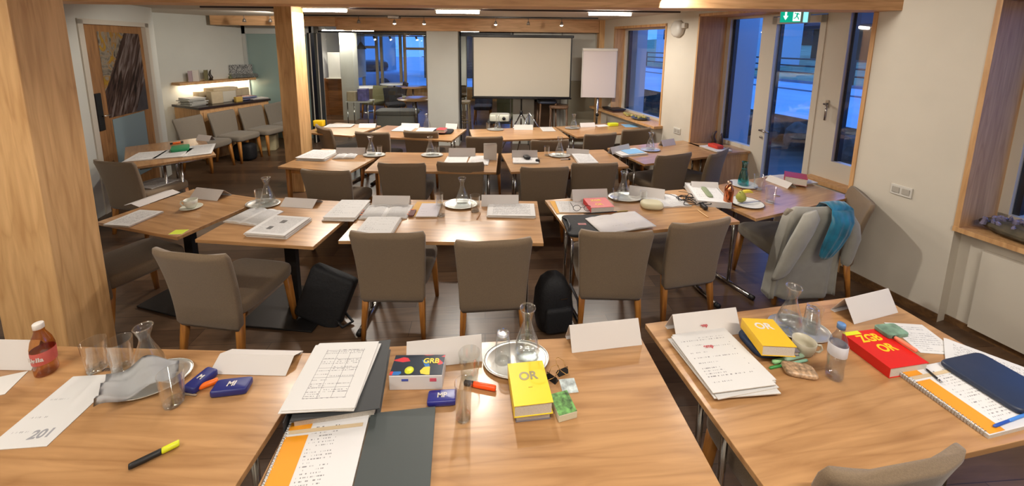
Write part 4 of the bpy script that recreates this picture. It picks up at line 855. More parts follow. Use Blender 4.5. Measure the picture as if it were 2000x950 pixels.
# ================================================================ SIDE DESK
for lab, q, m in (('loose sheets at the near corner of the side desk', R4((250, 316), (300, 312), (330, 296), (265, 300)), TEXTP), ('printed sheets at the middle of the side desk', R4((300, 312), (362, 307), (370, 293), (325, 294)), TEXTD), ('open-paged papers at the far end of the side desk', R4((365, 305), (425, 302), (410, 283), (368, 288)), TEXTD)):
    sheets(lab, q, h=.012, n=3, m=m, jit=.02)
q = R4((334, 298), (370, 293), (370, 285), (334, 288), .77); rbx('notepad', 'green notepad on the papers of the side desk', 'notepad', q, .03, mat('green_pad', (30, 130, 80), .5), z=.764, r=.004)
pen('orange and black highlighter on the side desk', (332, 283), (358, 279), .012, [BLACK, ORG, BLACK], split=(0, .2, .8, 1), name='highlighter', cat='highlighter')
tent((382, 274), (408, 277), 'name card at the far corner of the side desk', printed=True, h=.07, d=.09)
x = Vector((-4.0, 4.22)); sheets('white paper lying on the seat of the chair by the side desk', (-4.03, 4.22, R(-12), .26, .28), z=.478, h=.006, m=TEXTP, name='paper_sheet', cat='paper')
# ================================================================ THIRD ROW
sheets('curling magazines beside the slim oak post', R4((583, 308), (630, 311), (660, 296), (610, 291), .78), h=.03, n=4, m=TEXTP, jit=.03)
tent((655, 303), (712, 303), 'blank name card left of the first third-row tray', h=.08, d=.08)
open_book('pinkish open book before the first third-row card', R4((650, 311), (695, 311), (697, 301), (662, 300)), h=.02)
traycar('on the third row next to the slim post desk', (731, 304), 0, 1.0, True, (.06, .02, 'right of the first third-row carafe'), cc=(-.04, .01))
traycar('on the third row in front of the black-folder chair', (844, 304), 0, 1.0, True, (.06, .01, 'right of the second third-row carafe'), cc=(-.02, .0))
tent((876, 307), (928, 307), 'name card with a thin line on the third row left of the fanned book', printed=True, h=.10, d=.08)
sheets('white sheets before the thin-line name card', R4((866, 319), (910, 319), (917, 306), (875, 306)), h=.006, n=2, m=TEXTL)
sheets('pinkish loose sheets left of the fanned book', R4((912, 322), (952, 324), (958, 306), (920, 306)), h=.01, n=2)
x = at(957, 311); t = thing('standing_book', 'book standing open and fanned on the third row', 'book', (x.x, x.y, .7505), R(6))
for k in range(7):
    a = R(60+k*12); mk('page_leaf', B().tube([(0, 0, 0)], .001) if False else B().prism([(-.075, 0), (.075, 0), (.075, .004), (-.075, .004)], 0, .19-.004*abs(k-3)), EDGE, t, (0, (k-3)*.012, 0), (R((k-3)*5), 0, R((k-3)*3)))
tent((1000, 310), (1050, 310), 'blank name card behind the black computer mouse', h=.09, d=.08)
sheets('white pad under the black computer mouse', R4((1001, 318), (1052, 318), (1050, 306), (1002, 306), .765), h=.014, n=2, m=TEXTL)
q = R4((1021, 312), (1037, 312), (1037, 303), (1021, 303), .78); rbx('computer_mouse', 'black computer mouse on the white pad', 'mouse', (q[0], q[1], q[2]+.4, .075, .11), .035, BLACK, z=.765, r=.015, e=2.6)
x = at(1050, 317); rbx('bottle_cap', 'small black round cap right of the white pad', 'cap', (x.x, x.y, 0, .05, .05), .035, BLACK, r=.008, e=2.5)
x = at(1068, 304); place('glass', 'drinking_glass', 'tumbler left of the third third-row tray', 'glass', (x.x, x.y, .7505), 0, None, 1.1)
traycar('on the third row behind the cap and tumbler', (1093, 305), 0, 1.0, True, None, cc=(0, .01))
pen('short white marker in front of the third-row tray', (1094, 313), (1114, 312), .008, [PAPER, BLACK], split=(0, .8, 1), name='marker', cat='marker')
tent((1106, 303), (1150, 306), 'printed name card right of the third-row tray', printed=True, h=.075, d=.08)
sheets('loose stack at the right end of the third-row mouse desk', R4((1130, 319), (1168, 318), (1152, 300), (1118, 301), .775), h=.026, n=4, m=TEXTP, jit=.02)
traycar('at the window end of the third row', (1270, 294), 8, 1.0, True, None, cc=(0, .0))
tent((1196, 302), (1232, 294), 'blank name card at the left of the blue booklet', h=.08, d=.08)
sheets('script stack under the pale blue booklet', R4((1215, 305), (1262, 299), (1240, 288), (1195, 294), .77), h=.02, n=3, m=TEXTL)
sheets('pale blue booklet on the window-wall desk', R4((1228, 301), (1258, 297), (1242, 289), (1212, 293), .78), h=.004, z=.771, m=mat('sky_booklet', (130, 180, 220), .5), name='booklet', cat='booklet')
tent((1295, 287), (1320, 283), 'small printed name card below the wall socket', printed=True, h=.08, d=.08)
# ================================================================ BACK ROW
p = at(624, 246); rbx('yellow_box', 'yellow box peeping out right of the slim oak post', 'box', (p.x, p.y, 0, .16, .1), .09, mat('signal_yellow', (236, 190, 20), .5), r=.006)
sheets('papers next to the yellow box behind the slim post', R4((634, 250), (680, 247), (700, 243), (640, 242), .76), h=.012, n=3)
tent((700, 250), (733, 250), 'name card at the left end of the back row', printed=True, h=.06, d=.1)
sheets('wide spread of papers on the back row', R4((765, 256), (800, 257), (815, 247), (782, 245), .76), h=.012, n=3)
tent((783, 250), (818, 251), 'blank name card on the back row left of the carafe', h=.07, d=.08)
x = at(834, 250); place('carafe', 'carafe', 'carafe on the back row left of the small red book', 'carafe', (x.x, x.y, .7505))
sheets('white sheet in front of the back-row carafe', R4((810, 258), (848, 259), (850, 250), (820, 249), .757), h=.006, n=2, m=PAPER2)
q = R4((848, 261), (878, 262), (884, 252), (852, 250), .77); rbx('document_case', 'black folder case on the back row', 'case', (q[0], q[1], q[2], .30, .26), .03, BLKFAB, r=.010, e=6)
x = at(863, 255, .80); book('small red and white book on the black folder case', (x.x, x.y, R(-6), .13, .16), .045, mat('rose_cover', (190, 70, 76), .5), z=.781, spine='left')
tent((870, 252), (892, 253), 'blank name card right of the small red book', h=.08, d=.08)
x = at(895, 251); place('glass', 'drinking_glass', 'lone tumbler at the right end of the black-folder desk', 'glass', (x.x, x.y, .7505))
traycar('on the desk under the projection screen', (968, 254), 0, 1.0, True, (-.12, .03, 'left of the carafe under the screen'), cc=(.03, .02))
tent((1004, 254), (1041, 254), 'printed name card under the projection screen', printed=True, h=.075, d=.08)
sheets('grey pad right of the card under the screen', R4((1062, 256), (1086, 256), (1078, 248), (1052, 248), .76), h=.008, n=1, m=page('pad_page2', (190, 186, 180), dens=.4), name='writing_pad', cat='pad')
traycar('on the far window desk of the back row', (1118, 251), 10, .95, True, None, cc=(.02, 0))
tent((1134, 249), (1163, 248), 'printed name card on the far window desk', printed=True, h=.065, d=.08)
sheets('small white sheet left of the yellow box at the window', R4((1168, 248), (1192, 247), (1180, 243), (1160, 245)), m=PAPER2, name='paper_sheet', cat='paper')
p = at(1197, 246); rbx('yellow_box', 'yellow and white box at the far window desk', 'box', (p.x, p.y, R(15), .17, .09), .05, YEL, r=.008)
sheets('pale blue sheet at the window end of the back row', R4((1222, 249), (1248, 249), (1240, 243), (1212, 243)), m=MATS['sky_booklet'], name='paper_sheet', cat='paper')
# ================================================================ ON THE FLOOR
p = at(618, 640, 0); t = thing('tote_bag', 'flat black bag leaning on the pedestal of the magazine desk', 'bag', (-1.46, 2.66, 0), R(-8))
mk('bag_body', B().rbox((0, 0, .20), (.36, .11, .40), .035, 7), BLKFAB, t, rot=(R(-14), R(18), 0)); mk('strap', B().tube([(.17, -.02, .05), (.24, -.05, .02), (.28, .02, .02), (.2, .06, .05)], .01), BLKFAB, t)
t = thing('backpack', 'black backpack on the floor between two taupe chairs', 'bag', (.33, 2.66, 0), R(12))
b = B(); rs = []
for z, w, d_ in ((.0, .20, .16), (.02, .26, .21), (.15, .29, .24), (.30, .26, .21), (.39, .19, .16), (.435, .10, .09), (.445, .03, .03)):
    rs.append([Vector((px*1+.0-.05*z, py-.06*z, z)) for px, py in se(24, w, d_, 3)])
b.rings(rs); mk('bag_body', b, BLKFAB, t); mk('front_pocket', B().rbox((.0, -.115, .13), (.20, .07, .20), .03, 5), BLKFAB, t)
mk('strap', B().tube([(.10, -.06, .36), (.15, -.10, .25), (.17, -.10, .1), (.19, -.12, .01)], .010), mat('strap_grey', (60, 60, 66), .5), t); mk('zip_pull', B().box((.03, -.135, .30), (.05, .004, .006)), CHROME, t)
b = B(); b.rbox((0, 0, .15), (.34, .22, .30), .06, 4); o = mk('handbag', b, BLKFAB, None, (-4.72, 6.68, 0)); tag(o, 'dark bag under the second grey wall chair', 'bag')
sheets('paper on the seat of the grey chair by the teal door', (-4.45, 7.70, R(15), .24, .30), z=.478, h=.012, m=TEXTL, name='paper_sheet', cat='paper')
o = mk('carton', B().rbox((0, 0, .15), (.35, .25, .3), .01, 9), mat('carton_beige', (190, 178, 140), .8), None, (-4.75, 7.35, 0), (0, 0, .3)); tag(o, 'beige carton under the grey wall chairs', 'box')
# jacket and scarf on the chair
JX, JY, JA = jc.location.x, jc.location.y, R(6)
b = B(); rs = []; n = 64
for k in range(19):
    v = k/18; z = .09+.785*v; w = .585-.085*v; th = .14-.03*v
    if k == 17: w, th = .47, .085
    if k == 18: w, th = .40, .03
    r = []
    for i, (px, py) in enumerate(se(n, w, th, 5)):
        f = (.010*math.sin(i*1.1)+.010*math.sin(i*.47+1))*(1-v)**.7
        yc = .0-.03*v-.075*v*v
        r.append(Vector((px-.015*(1-v), yc+py+(f if py < 0 else 0)+.03*(px/(w/2))**2*v, z+.010*math.sin(i*.5)*(v < .05))))
    rs.append(r)
b.rings(rs, cap=True)
t = thing('jacket', 'light grey jacket hung over the chair back beside the window wall', 'jacket', (JX, JY, 0), JA)
JM = mat('jacket_cloth', (150, 147, 138), .9, noise=.06, nscale=14, bump=.15, sheen=.3)
mk('body_panel', b, JM, t)
def sleeve(path, ws, ts):
    b = B(); rs = []
    for k, p in enumerate(path):
        rs.append([Vector((p[0]+math.cos(2*PI*i/24)*ws[k]*(1+.06*math.sin(i*2+k)), p[1]+math.sin(2*PI*i/24)*ts[k], p[2]+math.cos(2*PI*i/24)*ws[k]*.35*(1 if p[0] < 0 else -1))) for i in range(24)])
    return b.rings(rs)
mk('sleeve', sleeve([(-.15, -.16, .865), (-.18, -.19, .80), (-.215, -.185, .70), (-.25, -.17, .58), (-.285, -.16, .47), (-.315, -.15, .37), (-.33, -.145, .33)], [.05, .085, .09, .085, .075, .065, .055], [.02, .03, .038, .04, .036, .032, .02]), JM, t)
mk('sleeve', sleeve([(.20, -.13, .85), (.245, -.14, .76), (.275, -.13, .64), (.285, -.11, .52), (.28, -.10, .42), (.275, -.10, .38)], [.04, .055, .06, .05, .045, .03], [.02, .03, .04, .035, .03, .02]), JM, t)
b = B(); rs = []
path = [(.13, .04, .70), (.13, .03, .80), (.125, -.03, .885), (.12, -.10, .905), (.11, -.17, .885), (.10, -.195, .80), (.075, -.195, .70), (.045, -.185, .60), (.02, -.175, .52), (.015, -.17, .485)]
for k, p in enumerate(path):
    w = [.10, .12, .15, .17, .18, .19, .19, .17, .12, .06][k]; th = [.03, .03, .03, .035, .05, .06, .065, .06, .045, .02][k]
    ta = [0, .2, .9, 1.57, 2.3, 2.9, 3.1, 3.14, 3.14, 3.14][k]; r = []
    for i in range(48):
        a = 2*PI*i/48; f = 1+.16*math.sin(i*1.3+k*.5); x_, y_ = math.cos(a)*w/2, math.sin(a)*th/2*f
        r.append(Vector((p[0]+x_, p[1]-y_*math.cos(ta), p[2]+y_*math.sin(ta))))
    rs.append(r)
b.rings(rs); o = mk('scarf', b, mat('teal_silk', (16, 104, 132), .4, noise=.45, nscale=11, sheen=.4), None, (JX, JY, 0), (0, 0, JA)); tag(o, 'teal blue scarf draped over the light grey jacket', 'scarf')
# ================================================================ RIGHT WALL ITEMS
t = thing('exit_sign', 'green emergency exit sign with arrow and running figure', 'sign', (*Wp(1.02, .25)[:2], 2.435), R(-20))
t.scale = (.82, .82, .82); EG = mat('exit_green', (0, 150, 110), .5, emit=(.0, .42, .27), es=1.2); EW = mat('exit_white', (240, 255, 250), .5, emit=(.85, 1, .95), es=1.6)
mk('housing', B().box((.02, .02, 0), (.34, .04, .19), bev=.004), mat('sign_case', (190, 200, 200), .4), t)
mk('green_panel', B().box((-.035, -.002, 0), (.23, .006, .18)), EG, t); mk('light_strip', B().box((.135, -.002, 0), (.05, .006, .18)), mat('cyan_glow', (140, 240, 240), .5, emit=(.3, .95, 1), es=1.5), t)
def flat(pts, y=-.008): b = B(); b.prism(pts, 0, .002); b.bm.transform(Matrix.Translation((0, y, 0)) @ Matrix.Rotation(PI/2, 4, 'X')); return b
mk('arrow', flat([(-.102, .055), (-.08, .055), (-.08, -.005), (-.062, -.005), (-.091, -.06), (-.12, -.005), (-.102, -.005)]), EW, t)
mk('door_symbol', B().box((.035, -.006, 0), (.085, .003, .15)), EW, t)
b = B(); fy = -.009
for a_, c_, r_ in (((.045, fy, .045), (.045, fy, .046), .012), ((.042, fy, .03), (.032, fy, -.01), .009), ((.032, fy, -.01), (.05, fy, -.03), .006), ((.05, fy, -.03), (.058, fy, -.055), .006), ((.032, fy, -.01), (.018, fy, -.035), .006), ((.018, fy, -.035), (.0, fy, -.04), .006), ((.042, fy, .025), (.062, fy, .01), .005), ((.04, fy, .025), (.02, fy, .02), .005), ((.02, fy, .02), (.008, fy, .035), .005)): b.tube([a_, c_], r_, 8)
mk('running_figure', b, EG, t)
t = thing('emergency_lamp', 'round white emergency lamp on the wall left of the door recess', 'lamp', Wp(2.50, 0, 2.33), WANG)
b = B(); b.lathe([(.001, .0), (.115, .0), (.125, .01), (.12, .055), (.08, .08), (.001, .085)], n=10); b.bm.transform(Matrix.Rotation(-PI/2, 4, 'X')); mk('housing', b, mat('lamp_white', (206, 202, 194), .4), t)
mk('mount_box', B().box((-.14, .03, .04), (.06, .06, .07), bev=.01), MATS['lamp_white'], t)
for s, z, lab in ((2.38, .86, 'double wall socket between the far window and door recess'), (-.26, .94, 'white double wall socket on the near right pier')):
    t = thing('wall_socket', lab, 'socket', Wp(s, 0, z), WANG); SK = mat('socket_white', (214, 210, 202), .4)
    mk('plate', B().box((0, .006, 0), (.14, .012, .085), bev=.003), SK, t)
    for k in (-1, 1): mk('outlet', B().box((k*.033, .014, 0), (.05, .006, .05), bev=.004), mat('socket_shade', (176, 170, 160), .5), t)
# geode on the near sill
random.seed(11)
g = Wp(-.95, .16, .797); t = thing('amethyst_geode', 'dark amethyst crystal geode on the near window sill', 'geode', g, WANG)
b = B(); bmesh.ops.create_icosphere(b.bm, subdivisions=3, radius=1)
for v in b.bm.verts: v.co = Vector((v.co.x*.30, v.co.y*.15, (v.co.z*.06+.055)+.008*math.sin(v.co.x*11)*math.cos(v.co.y*9)))
mk('rock_shell', b, mat('geode_shell', (84, 76, 60), .8, noise=.4, nscale=16, bump=.6), t)
b = B()
for k in range(75):
    x_, y_ = random.uniform(-.24, .24), random.uniform(-.11, .11); q = max(0, 1-(x_/.27)**2-(y_/.13)**2); z_ = .07+.045*q; h_ = random.uniform(.02, .05); r_ = random.uniform(.010, .02); lx, ly = random.uniform(-.4, .4)*h_, random.uniform(-.4, .4)*h_
    b.rings([[Vector((x_+r_*math.cos(a*PI/3), y_+r_*math.sin(a*PI/3), z_-.01)) for a in range(6)], [Vector((x_+lx+r_*.8*math.cos(a*PI/3), y_+ly+r_*.8*math.sin(a*PI/3), z_+h_*.7)) for a in range(6)], [Vector((x_+lx*1.3+.001*math.cos(a*PI/3), y_+ly*1.3+.001*math.sin(a*PI/3), z_+h_)) for a in range(6)]], smooth=False)
mk('crystals', b, mat('amethyst', (112, 106, 128), .15, noise=.5, nscale=20), t)
# bits on the sills
for k, (s, o, lab) in enumerate([(1.95, .25, 'small dark carved figure standing on the cabinet by the side light'), (1.78, .20, 'second dark carved bird leaning beside the red booklet')]):
    t = thing('wood_figure', lab, 'figurine', Wp(s, o, .751), k*1.0); mk('figure_body', B().tube([(0, 0, .0), (.005, 0, .05), (-.015, 0, .10), (.0, 0, .15), (.03, 0, .185)], [.035, .028, .026, .018, .008], 10), mat('figure_wood', (60, 40, 28), .5), t); mk('base', B().lathe([(.001, -.001), (.04, -.001), (.04, .008), (.001, .008)]), mat('figure_wood', (60, 40, 28)), t)
x = Wp(1.72, .06, .751); sheets('papers stacked on the cabinet under the side light', (x.x, x.y, WANG+PI/2, .24, .3), z=.751, h=.02, n=3)
rbx('red_booklet', 'small red box on the papers by the side light', 'box', (x.x+.01, x.y+.02, WANG+PI/2, .11, .17), .04, mat('red_box', (206, 60, 40), .5), z=.772, r=.004)
x = Wp(4.1, .0, .861); sheets('dark folders stacked at the far end of the far sill', (x.x, x.y, WANG, .34, .25), z=.861, h=.035, n=4, m=BLKFAB, edge=mat('brown_edge', (110, 80, 70), .7))
rbx('black_tray', 'flat black case on top of the folders on the far sill', 'case', (x.x, x.y, WANG, .42, .3), .02, BLACK, z=.897, r=.004)
t = thing('decor_bowl', 'flat grey bowl with dried pods on the far sill', 'bowl', Wp(3.25, -.02, .861)); mk('dish', B().lathe([(.001, .004), (.10, .004), (.15, .035), (.155, .035), (.10, 0), (.001, 0)]), mat('bowl_grey', (90, 86, 80), .5), t)
b = B(); random.seed(2)
for k in range(16): a = random.random()*6.3; r_ = random.random()*.09; bmesh.ops.create_icosphere(b.bm, subdivisions=1, radius=.022, matrix=Matrix.Translation((r_*math.cos(a), r_*math.sin(a), .03+random.random()*.02)))
o = mk('dried_pods', b, mat('pods', (170, 156, 90), .7, noise=.4, nscale=12), t); o['kind'] = 'stuff'
b = B()
for k in range(14): a = random.random()*6.3; r_ = random.random()*.10; bmesh.ops.create_icosphere(b.bm, subdivisions=1, radius=.028, matrix=Matrix.Translation((r_*1.6*math.cos(a), r_*.8*math.sin(a), .028)))
tag(mk('dried_flowers', b, MATS['pods'], None, Wp(3.6, -.04, .861), (0, 0, WANG)), 'yellowish dried flowers lying on the far sill', 'dried flowers', kind='stuff')
# ================================================================ SCREEN, FLIPCHART, CEILING
A, Bq = atY(925, 72, 7.45), atY(1112, 190, 7.45); cx, wS = (A.x+Bq.x)/2, Bq.x-A.x; zt, zb = A.z, Bq.z
t = thing('projection_screen', 'pull-down projection screen with black borders under the long beam', 'projection screen', (cx, 7.45, 0), R(1))
mk('screen_sheet', B().box((0, 0, (zt+zb)/2), (wS, .006, zt-zb)), mat('screen_cloth', (196, 188, 172), .9), t)
mk('border', B().box((-wS/2-.012, -.001, (zt+zb)/2), (.026, .008, zt-zb)).box((wS/2+.012, -.001, (zt+zb)/2), (.026, .008, zt-zb)).box((0, -.001, zb-.01), (wS+.05, .008, .03)), BLACK, t)
mk('case_tube', B().box((0, 0, zt+.02), (wS+.1, .07, .05), bev=.01), BLACK, t); mk('bottom_bar', B().tube([(-wS/2-.04, 0, zb-.03), (wS/2+.04, 0, zb-.03)], .016), BLACK, t); mk('mast', B().tube([(0, .05, .5), (0, .05, zt)], .015), BLACK, t)
f = mk('tripod', B().tube([(0, .05, .75), (-.42, -.25, .02)], .014).tube([(0, .05, .75), (.42, -.25, .02)], .014).tube([(0, .05, .75), (0, .5, .02)], .014).tube([(0, .05, 0.4), (0, .05, .8)], .016), CHROME, t)
mk('tripod_collar', B().tube([(0, .05, .72), (0, .05, .79)], .026), BLACK, t)
A, Bq = atY(1141, 95, 7.2), atY(1203, 190, 7.2); w_ = .60; cx = (atY(1140, 92, 7.2).x+atY(1205, 92, 7.2).x)/2
t = thing('flipchart', 'white flipchart on a single stand beside the far window', 'flipchart', (cx, 7.2, 0), R(-3)); z0, z1 = atY(1135, 191, 7.2).z, atY(1145, 94, 7.2).z
mk('board', B().box((0, .02, (z0+z1)/2), (w_+.04, .02, z1-z0), bev=.004), mat('board_white', (200, 196, 190), .5), t); mk('paper_pad', B().box((0, -.005, (z0+z1)/2-.02), (w_, .015, z1-z0-.06)), mat('pad_white', (214, 202, 198), .8), t)
mk('clamp_bar', B().box((0, -.02, z1-.03), (w_+.03, .02, .04), bev=.004), WHITEF, t); mk('pole', B().tube([(0, .05, .05), (0, .05, 1.3)], .022), CHROME, t); mk('knob', B().tube([(0, .0, .78), (0, .06, .78)], .03), BLACK, t)
mk('base', B().rbox((0, .05, .02), (.5, .42, .04), .015, 4), BLACK, t)
TL = mat('tube_glow_white', (255, 244, 226), .5, emit=(1, .93, .82), es=45)
for k, (x, y, p) in enumerate([(-2.55, 5.4, 0), (-.75, 5.42, 0), (1.34, 5.5, 0)]):
    t = thing('ceiling_tube_light', ['glowing ceiling tube right of the slim oak post', 'glowing ceiling tube above the centre', 'glowing ceiling tube nearest the far window'][k], 'light', (x, y, ZC), 0, 'ceiling tube lights')
    mk('diffuser', B().tube([(-.29, 0, -.045), (.29, 0, -.045)], .022, 10), TL, t); mk('housing', B().box((0, 0, -.012), (.62, .05, .024)), WHITEF, t)
for k, (x, y) in enumerate([(-2.4, .6), (0, .5), (2.0, .5), (-2.4, -1.6), (.8, -1.6)]):
    t = thing('ceiling_tube_light', 'long ceiling tube light over the front desks', 'light', (x, y, ZC), 0, 'long ceiling tubes'); mk('diffuser', B().tube([(-.55, 0, -.045), (.55, 0, -.045)], .022, 10), TL, t); mk('housing', B().box((0, 0, -.012), (1.14, .05, .024)), WHITEF, t)
tag(mk('light_track', B().box((-1.0, 5.48, ZC-.012), (6.6, .025, .02)), mat('track_brown', (56, 40, 38), .5)), 'dark lighting track running along the ceiling with tubes', 'track')
tag(mk('light_track', B().box((-1.3, 7.0, ZC-.012), (5.6, .03, .02)), BLACK), 'dark lighting track carrying the spotlights before the long beam', 'track')
SG = mat('spot_glow', (255, 240, 210), .5, emit=(1, .9, .72), es=40); SOFF = mat('spot_grey', (130, 120, 110), .4, .5)
for k, (px, py, on) in enumerate([(476, 28, 0), (527, 28, 0), (700, 30, 0), (770, 35, 1), (828, 36, 2), (968, 40, 1), (1032, 37, 0), (1097, 42, 1)]):
    q = atY(px, py, 7.0); lab = ['unlit spotlight at the left end above the grey chairs', 'unlit spotlight second from left, beside the slim post', 'unlit spotlight above the folded partition', 'lit ceiling spotlight with large square mount', 'small spotlight between the mount and centre tube', 'bright spotlight above the left part of the screen', 'unlit spotlight above the middle of the screen', 'bright spotlight above the right part of the screen'][k]
    t = thing('ceiling_spotlight', lab, 'spotlight', (q.x, 7.0, ZC), 0, 'ceiling spotlights')
    mk('stem', B().tube([(0, 0, -.02), (0, 0, -.09)], .006), SOFF, t); mk('lamp_head', B().lathe([(.001, -.08), (.018, -.085), (.032, -.14), (.030, -.14), (.001, -.13)]), SOFF, t)
    if k == 3: mk('mount_box', B().box((0, 0, -.03), (.20, .12, .05), bev=.005), SOFF, t)
    if on: mk('bulb', B().lathe([(.001, -.13), (.022, -.134), (.026, -.142), (.018, -.152), (.001, -.156)]), SG, t)
for k, (x, y) in enumerate([(-.25, 3.0), (1.6, 2.95), (-1.9, 3.0)]):
    t = thing('ceiling_spotlight', 'ceiling spotlight just behind the near oak beam', 'spotlight', (x, y, ZC), 0, 'near ceiling spotlights'); mk('stem', B().tube([(0, 0, 0), (0, 0, -.05)], .006), SOFF, t); mk('lamp_head', B().lathe([(.001, -.045), (.02, -.05), (.034, -.10), (.030, -.10), (.001, -.08)]), SOFF, t)
# ================================================================ COUNTER AND SHELF
t = thing('counter', 'oak counter with dark top against the left wall behind the grey chairs', 'counter', (-5.38, 6.60, 0), math.atan2(.917, .40)-PI/2)
CW_, CL_ = .78, 1.22
mk('carcass', B().box((-CW_/2, CL_/2, .45), (CW_, CL_, .90), bev=.003), OAKP, t); mk('worktop', B().box((-CW_/2+.01, CL_/2, .925), (CW_+.04, CL_+.06, .04), bev=.003), mat('dark_top', (48, 36, 34), .25), t)
for k in range(2): f = mk('cabinet_door', B().box((.008, .32+k*.59, .45), (.014, .56, .80), bev=.002), OAKP, t); mk('door_knob', B().tube([(.015, .55+k*.15, .6), (.035, .55+k*.15, .6)], .010), CHROME, f)
def Cq(a, b_): v = Vector((.40, .917)).normalized(); n_ = Vector((-.917, .40)).normalized(); p = Vector((-5.38, 6.60))+v*a+n_*b_; return p.x, p.y
ca = math.atan2(.917, .40)-PI/2
CB = mat('cardboard', (196, 178, 146), .8, noise=.06, nscale=12); ZT = .946
def boxd(lab, a, b_, w, l, h, m, z=ZT, rz=0, name='carton', cat='box'): x, y = Cq(a, b_); return rbx(name, lab, cat, (x, y, ca+rz, w, l), h, m, z=z, r=.004, e=12)
sheets('tall pile of grey-white paper at the near end of the counter', (*Cq(.12, .42), ca, .34, .26), z=ZT, h=.13, n=7, jit=.04, m=PAPER2, edge=mat('greyish_edge', (170, 168, 160), .9))
boxd('small beige carton standing behind the paper pile on the counter', .38, .62, .2, .2, .2, CB); boxd('upright beige carton in the middle of the counter', .42, .30, .17, .2, .22, CB)
boxd('white carton next to the upright beige carton', .66, .42, .3, .26, .20, mat('carton_white', (196, 190, 174), .8)); boxd('flat cream parcel on top of the white carton', .62, .45, .34, .44, .06, CB, z=ZT+.201)
boxd('beige carton near the far end of the counter', .92, .62, .22, .24, .2, CB); boxd('second beige carton at the very far end of the counter', 1.12, .66, .2, .2, .2, CB)
boxd('small yellow packet at the counter front edge', .72, .12, .08, .12, .09, mat('ochre_packet', (200, 164, 80), .7), name='packet', cat='box')
sheets('magazines with red covers on the counter', (*Cq(.92, .28), ca, .26, .34), z=ZT, h=.07, n=5, jit=.05, m=mat('red_mag', (130, 50, 50), .5), edge=mat('blueish_edge', (120, 130, 160), .8))
sheets('white booklets at the far counter corner', (*Cq(1.1, .15), ca, .22, .30), z=ZT, h=.02, n=2, jit=.03, m=PAPER2)
t = thing('wall_shelf', 'long oak wall shelf lit from below above the counter', 'shelf', (-6.10, 7.03, 1.31), math.atan2(.917, .40)-PI/2)
mk('board', B().box((.13, .60, 0), (.26, 1.36, .045), bev=.003), OAKP, t); mk('led_strip', B().box((.06, .60, -.027), (.02, 1.25, .008)), mat('led_glow', (255, 236, 200), .5, emit=(1, .85, .6), es=12), t)
lo = area('led_glow', (-5.80, 7.62, 1.275), .03, 1.2, 14, (0, 0, ca), (1, .84, .62))
def Sq(a, b_): v = Vector((.40, .917)).normalized(); n_ = Vector((.917, -.40)).normalized(); p = Vector((-6.10, 7.03))+v*a+n_*b_; return p.x, p.y
for k, (a, w, h, m, lab) in enumerate([(.16, .05, .2, mat('mauve_card', (170, 150, 156), .7), 'mauve greeting card on the shelf'), (.25, .09, .21, mat('cream_card', (206, 200, 190), .7), 'cream folded card next to the mauve one on the shelf'), (.42, .05, .2, mat('olive_card', (110, 104, 70), .7), 'narrow olive frame left of the dark figurine on the shelf')]):
    x, y = Sq(a, .12); tag(mk('greeting_card', B().box((0, 0, h/2), (w, .012, h)).box((w/2, .03, h/2), (.008, .06, h)), m, None, (x, y, 1.333), (0, 0, ca+.9)), lab, 'card')
x, y = Sq(.50, .12); t = thing('figurine', 'dark slender bird figurine on the shelf', 'figurine', (x, y, 1.333)); mk('figure_body', B().tube([(0, 0, 0), (.02, 0, .06), (-.01, 0, .11), (.0, 0, .17), (.02, 0, .20)], [.03, .028, .022, .014, .008], 10), mat('figure_dark', (50, 40, 30), .4), t); mk('base', B().box((0, 0, .005), (.06, .06, .01)), mat('figure_dark', (50, 40, 30)), t)
x, y = Sq(.86, .12); t = thing('small_ornament', 'small greenish ornament left of the black and white picture', 'ornament', (x, y, 1.333)); mk('pot', B().lathe([(.001, 0), (.03, 0), (.035, .05), (.001, .05)]), mat('ornament_green', (110, 116, 84), .6), t); mk('twig', B().tube([(0, 0, .05), (.02, .01, .12)], .006).tube([(0, 0, .05), (-.025, -.01, .10)], .006), mat('ornament_green', (110, 116, 84)), t)
def bw_mat():
    m, nt, bb = newmat('bw_photo'); N = nt.nodes.new; L = nt.links.new; tc = N('ShaderNodeTexCoord'); mp = N('ShaderNodeMapping'); mp.inputs['Scale'].default_value = (30, 14, 14); L(tc.outputs['Object'], mp.inputs[0]); nz = N('ShaderNodeTexNoise'); nz.inputs['Detail'].default_value = 4; L(mp.outputs[0], nz.inputs['Vector'])
    r = N('ShaderNodeValToRGB'); e = r.color_ramp.elements; e[0].position = .42; e[0].color = (.01, .01, .012, 1); e[1].position = .62; e[1].color = (.45, .45, .42, 1); L(nz.outputs['Fac'], r.inputs[0]); L(r.outputs[0], bb.inputs['Base Color']); return m
x, y = Sq(1.10, .10); t = thing('photo_book', 'black and white photo calendar standing open at the right end of the shelf', 'calendar', (x, y, 1.333), ca+PI/2-.35); BWM = bw_mat()
mk('upright_page', B().box((0, .04, .17), (.40, .01, .20)), BWM, t); mk('lower_page', B().box((.04, -.035, .045), (.46, .15, .01), m=Matrix.Rotation(R(24), 4, 'X')), BWM, t)
# teal glass door
t = thing('glass_door', 'teal tinted glass door in a white frame left of the slim oak post', 'door', (0, 0, 0)); t['kind'] = 'structure'
b = B(); b.box((-5.59, 8.22, 1.2), (.07, .08, 2.4)).box((-4.9, 8.22, 2.32), (1.45, .08, .17)).box((-4.2, 8.22, 1.2), (.06, .08, 2.4)); mk('frame', b, mat('grey_frame', (186, 188, 184), .5), t)
mk('door_pane', B().box((-4.9, 8.22, 1.13), (1.36, .012, 2.24)), mat('teal_pane', (134, 156, 152), .12, spec=.9), t)
struct('wall_passage', B().box((-6.1, 8.5, 1.28), (3.9, .1, 2.56)), WALLG)
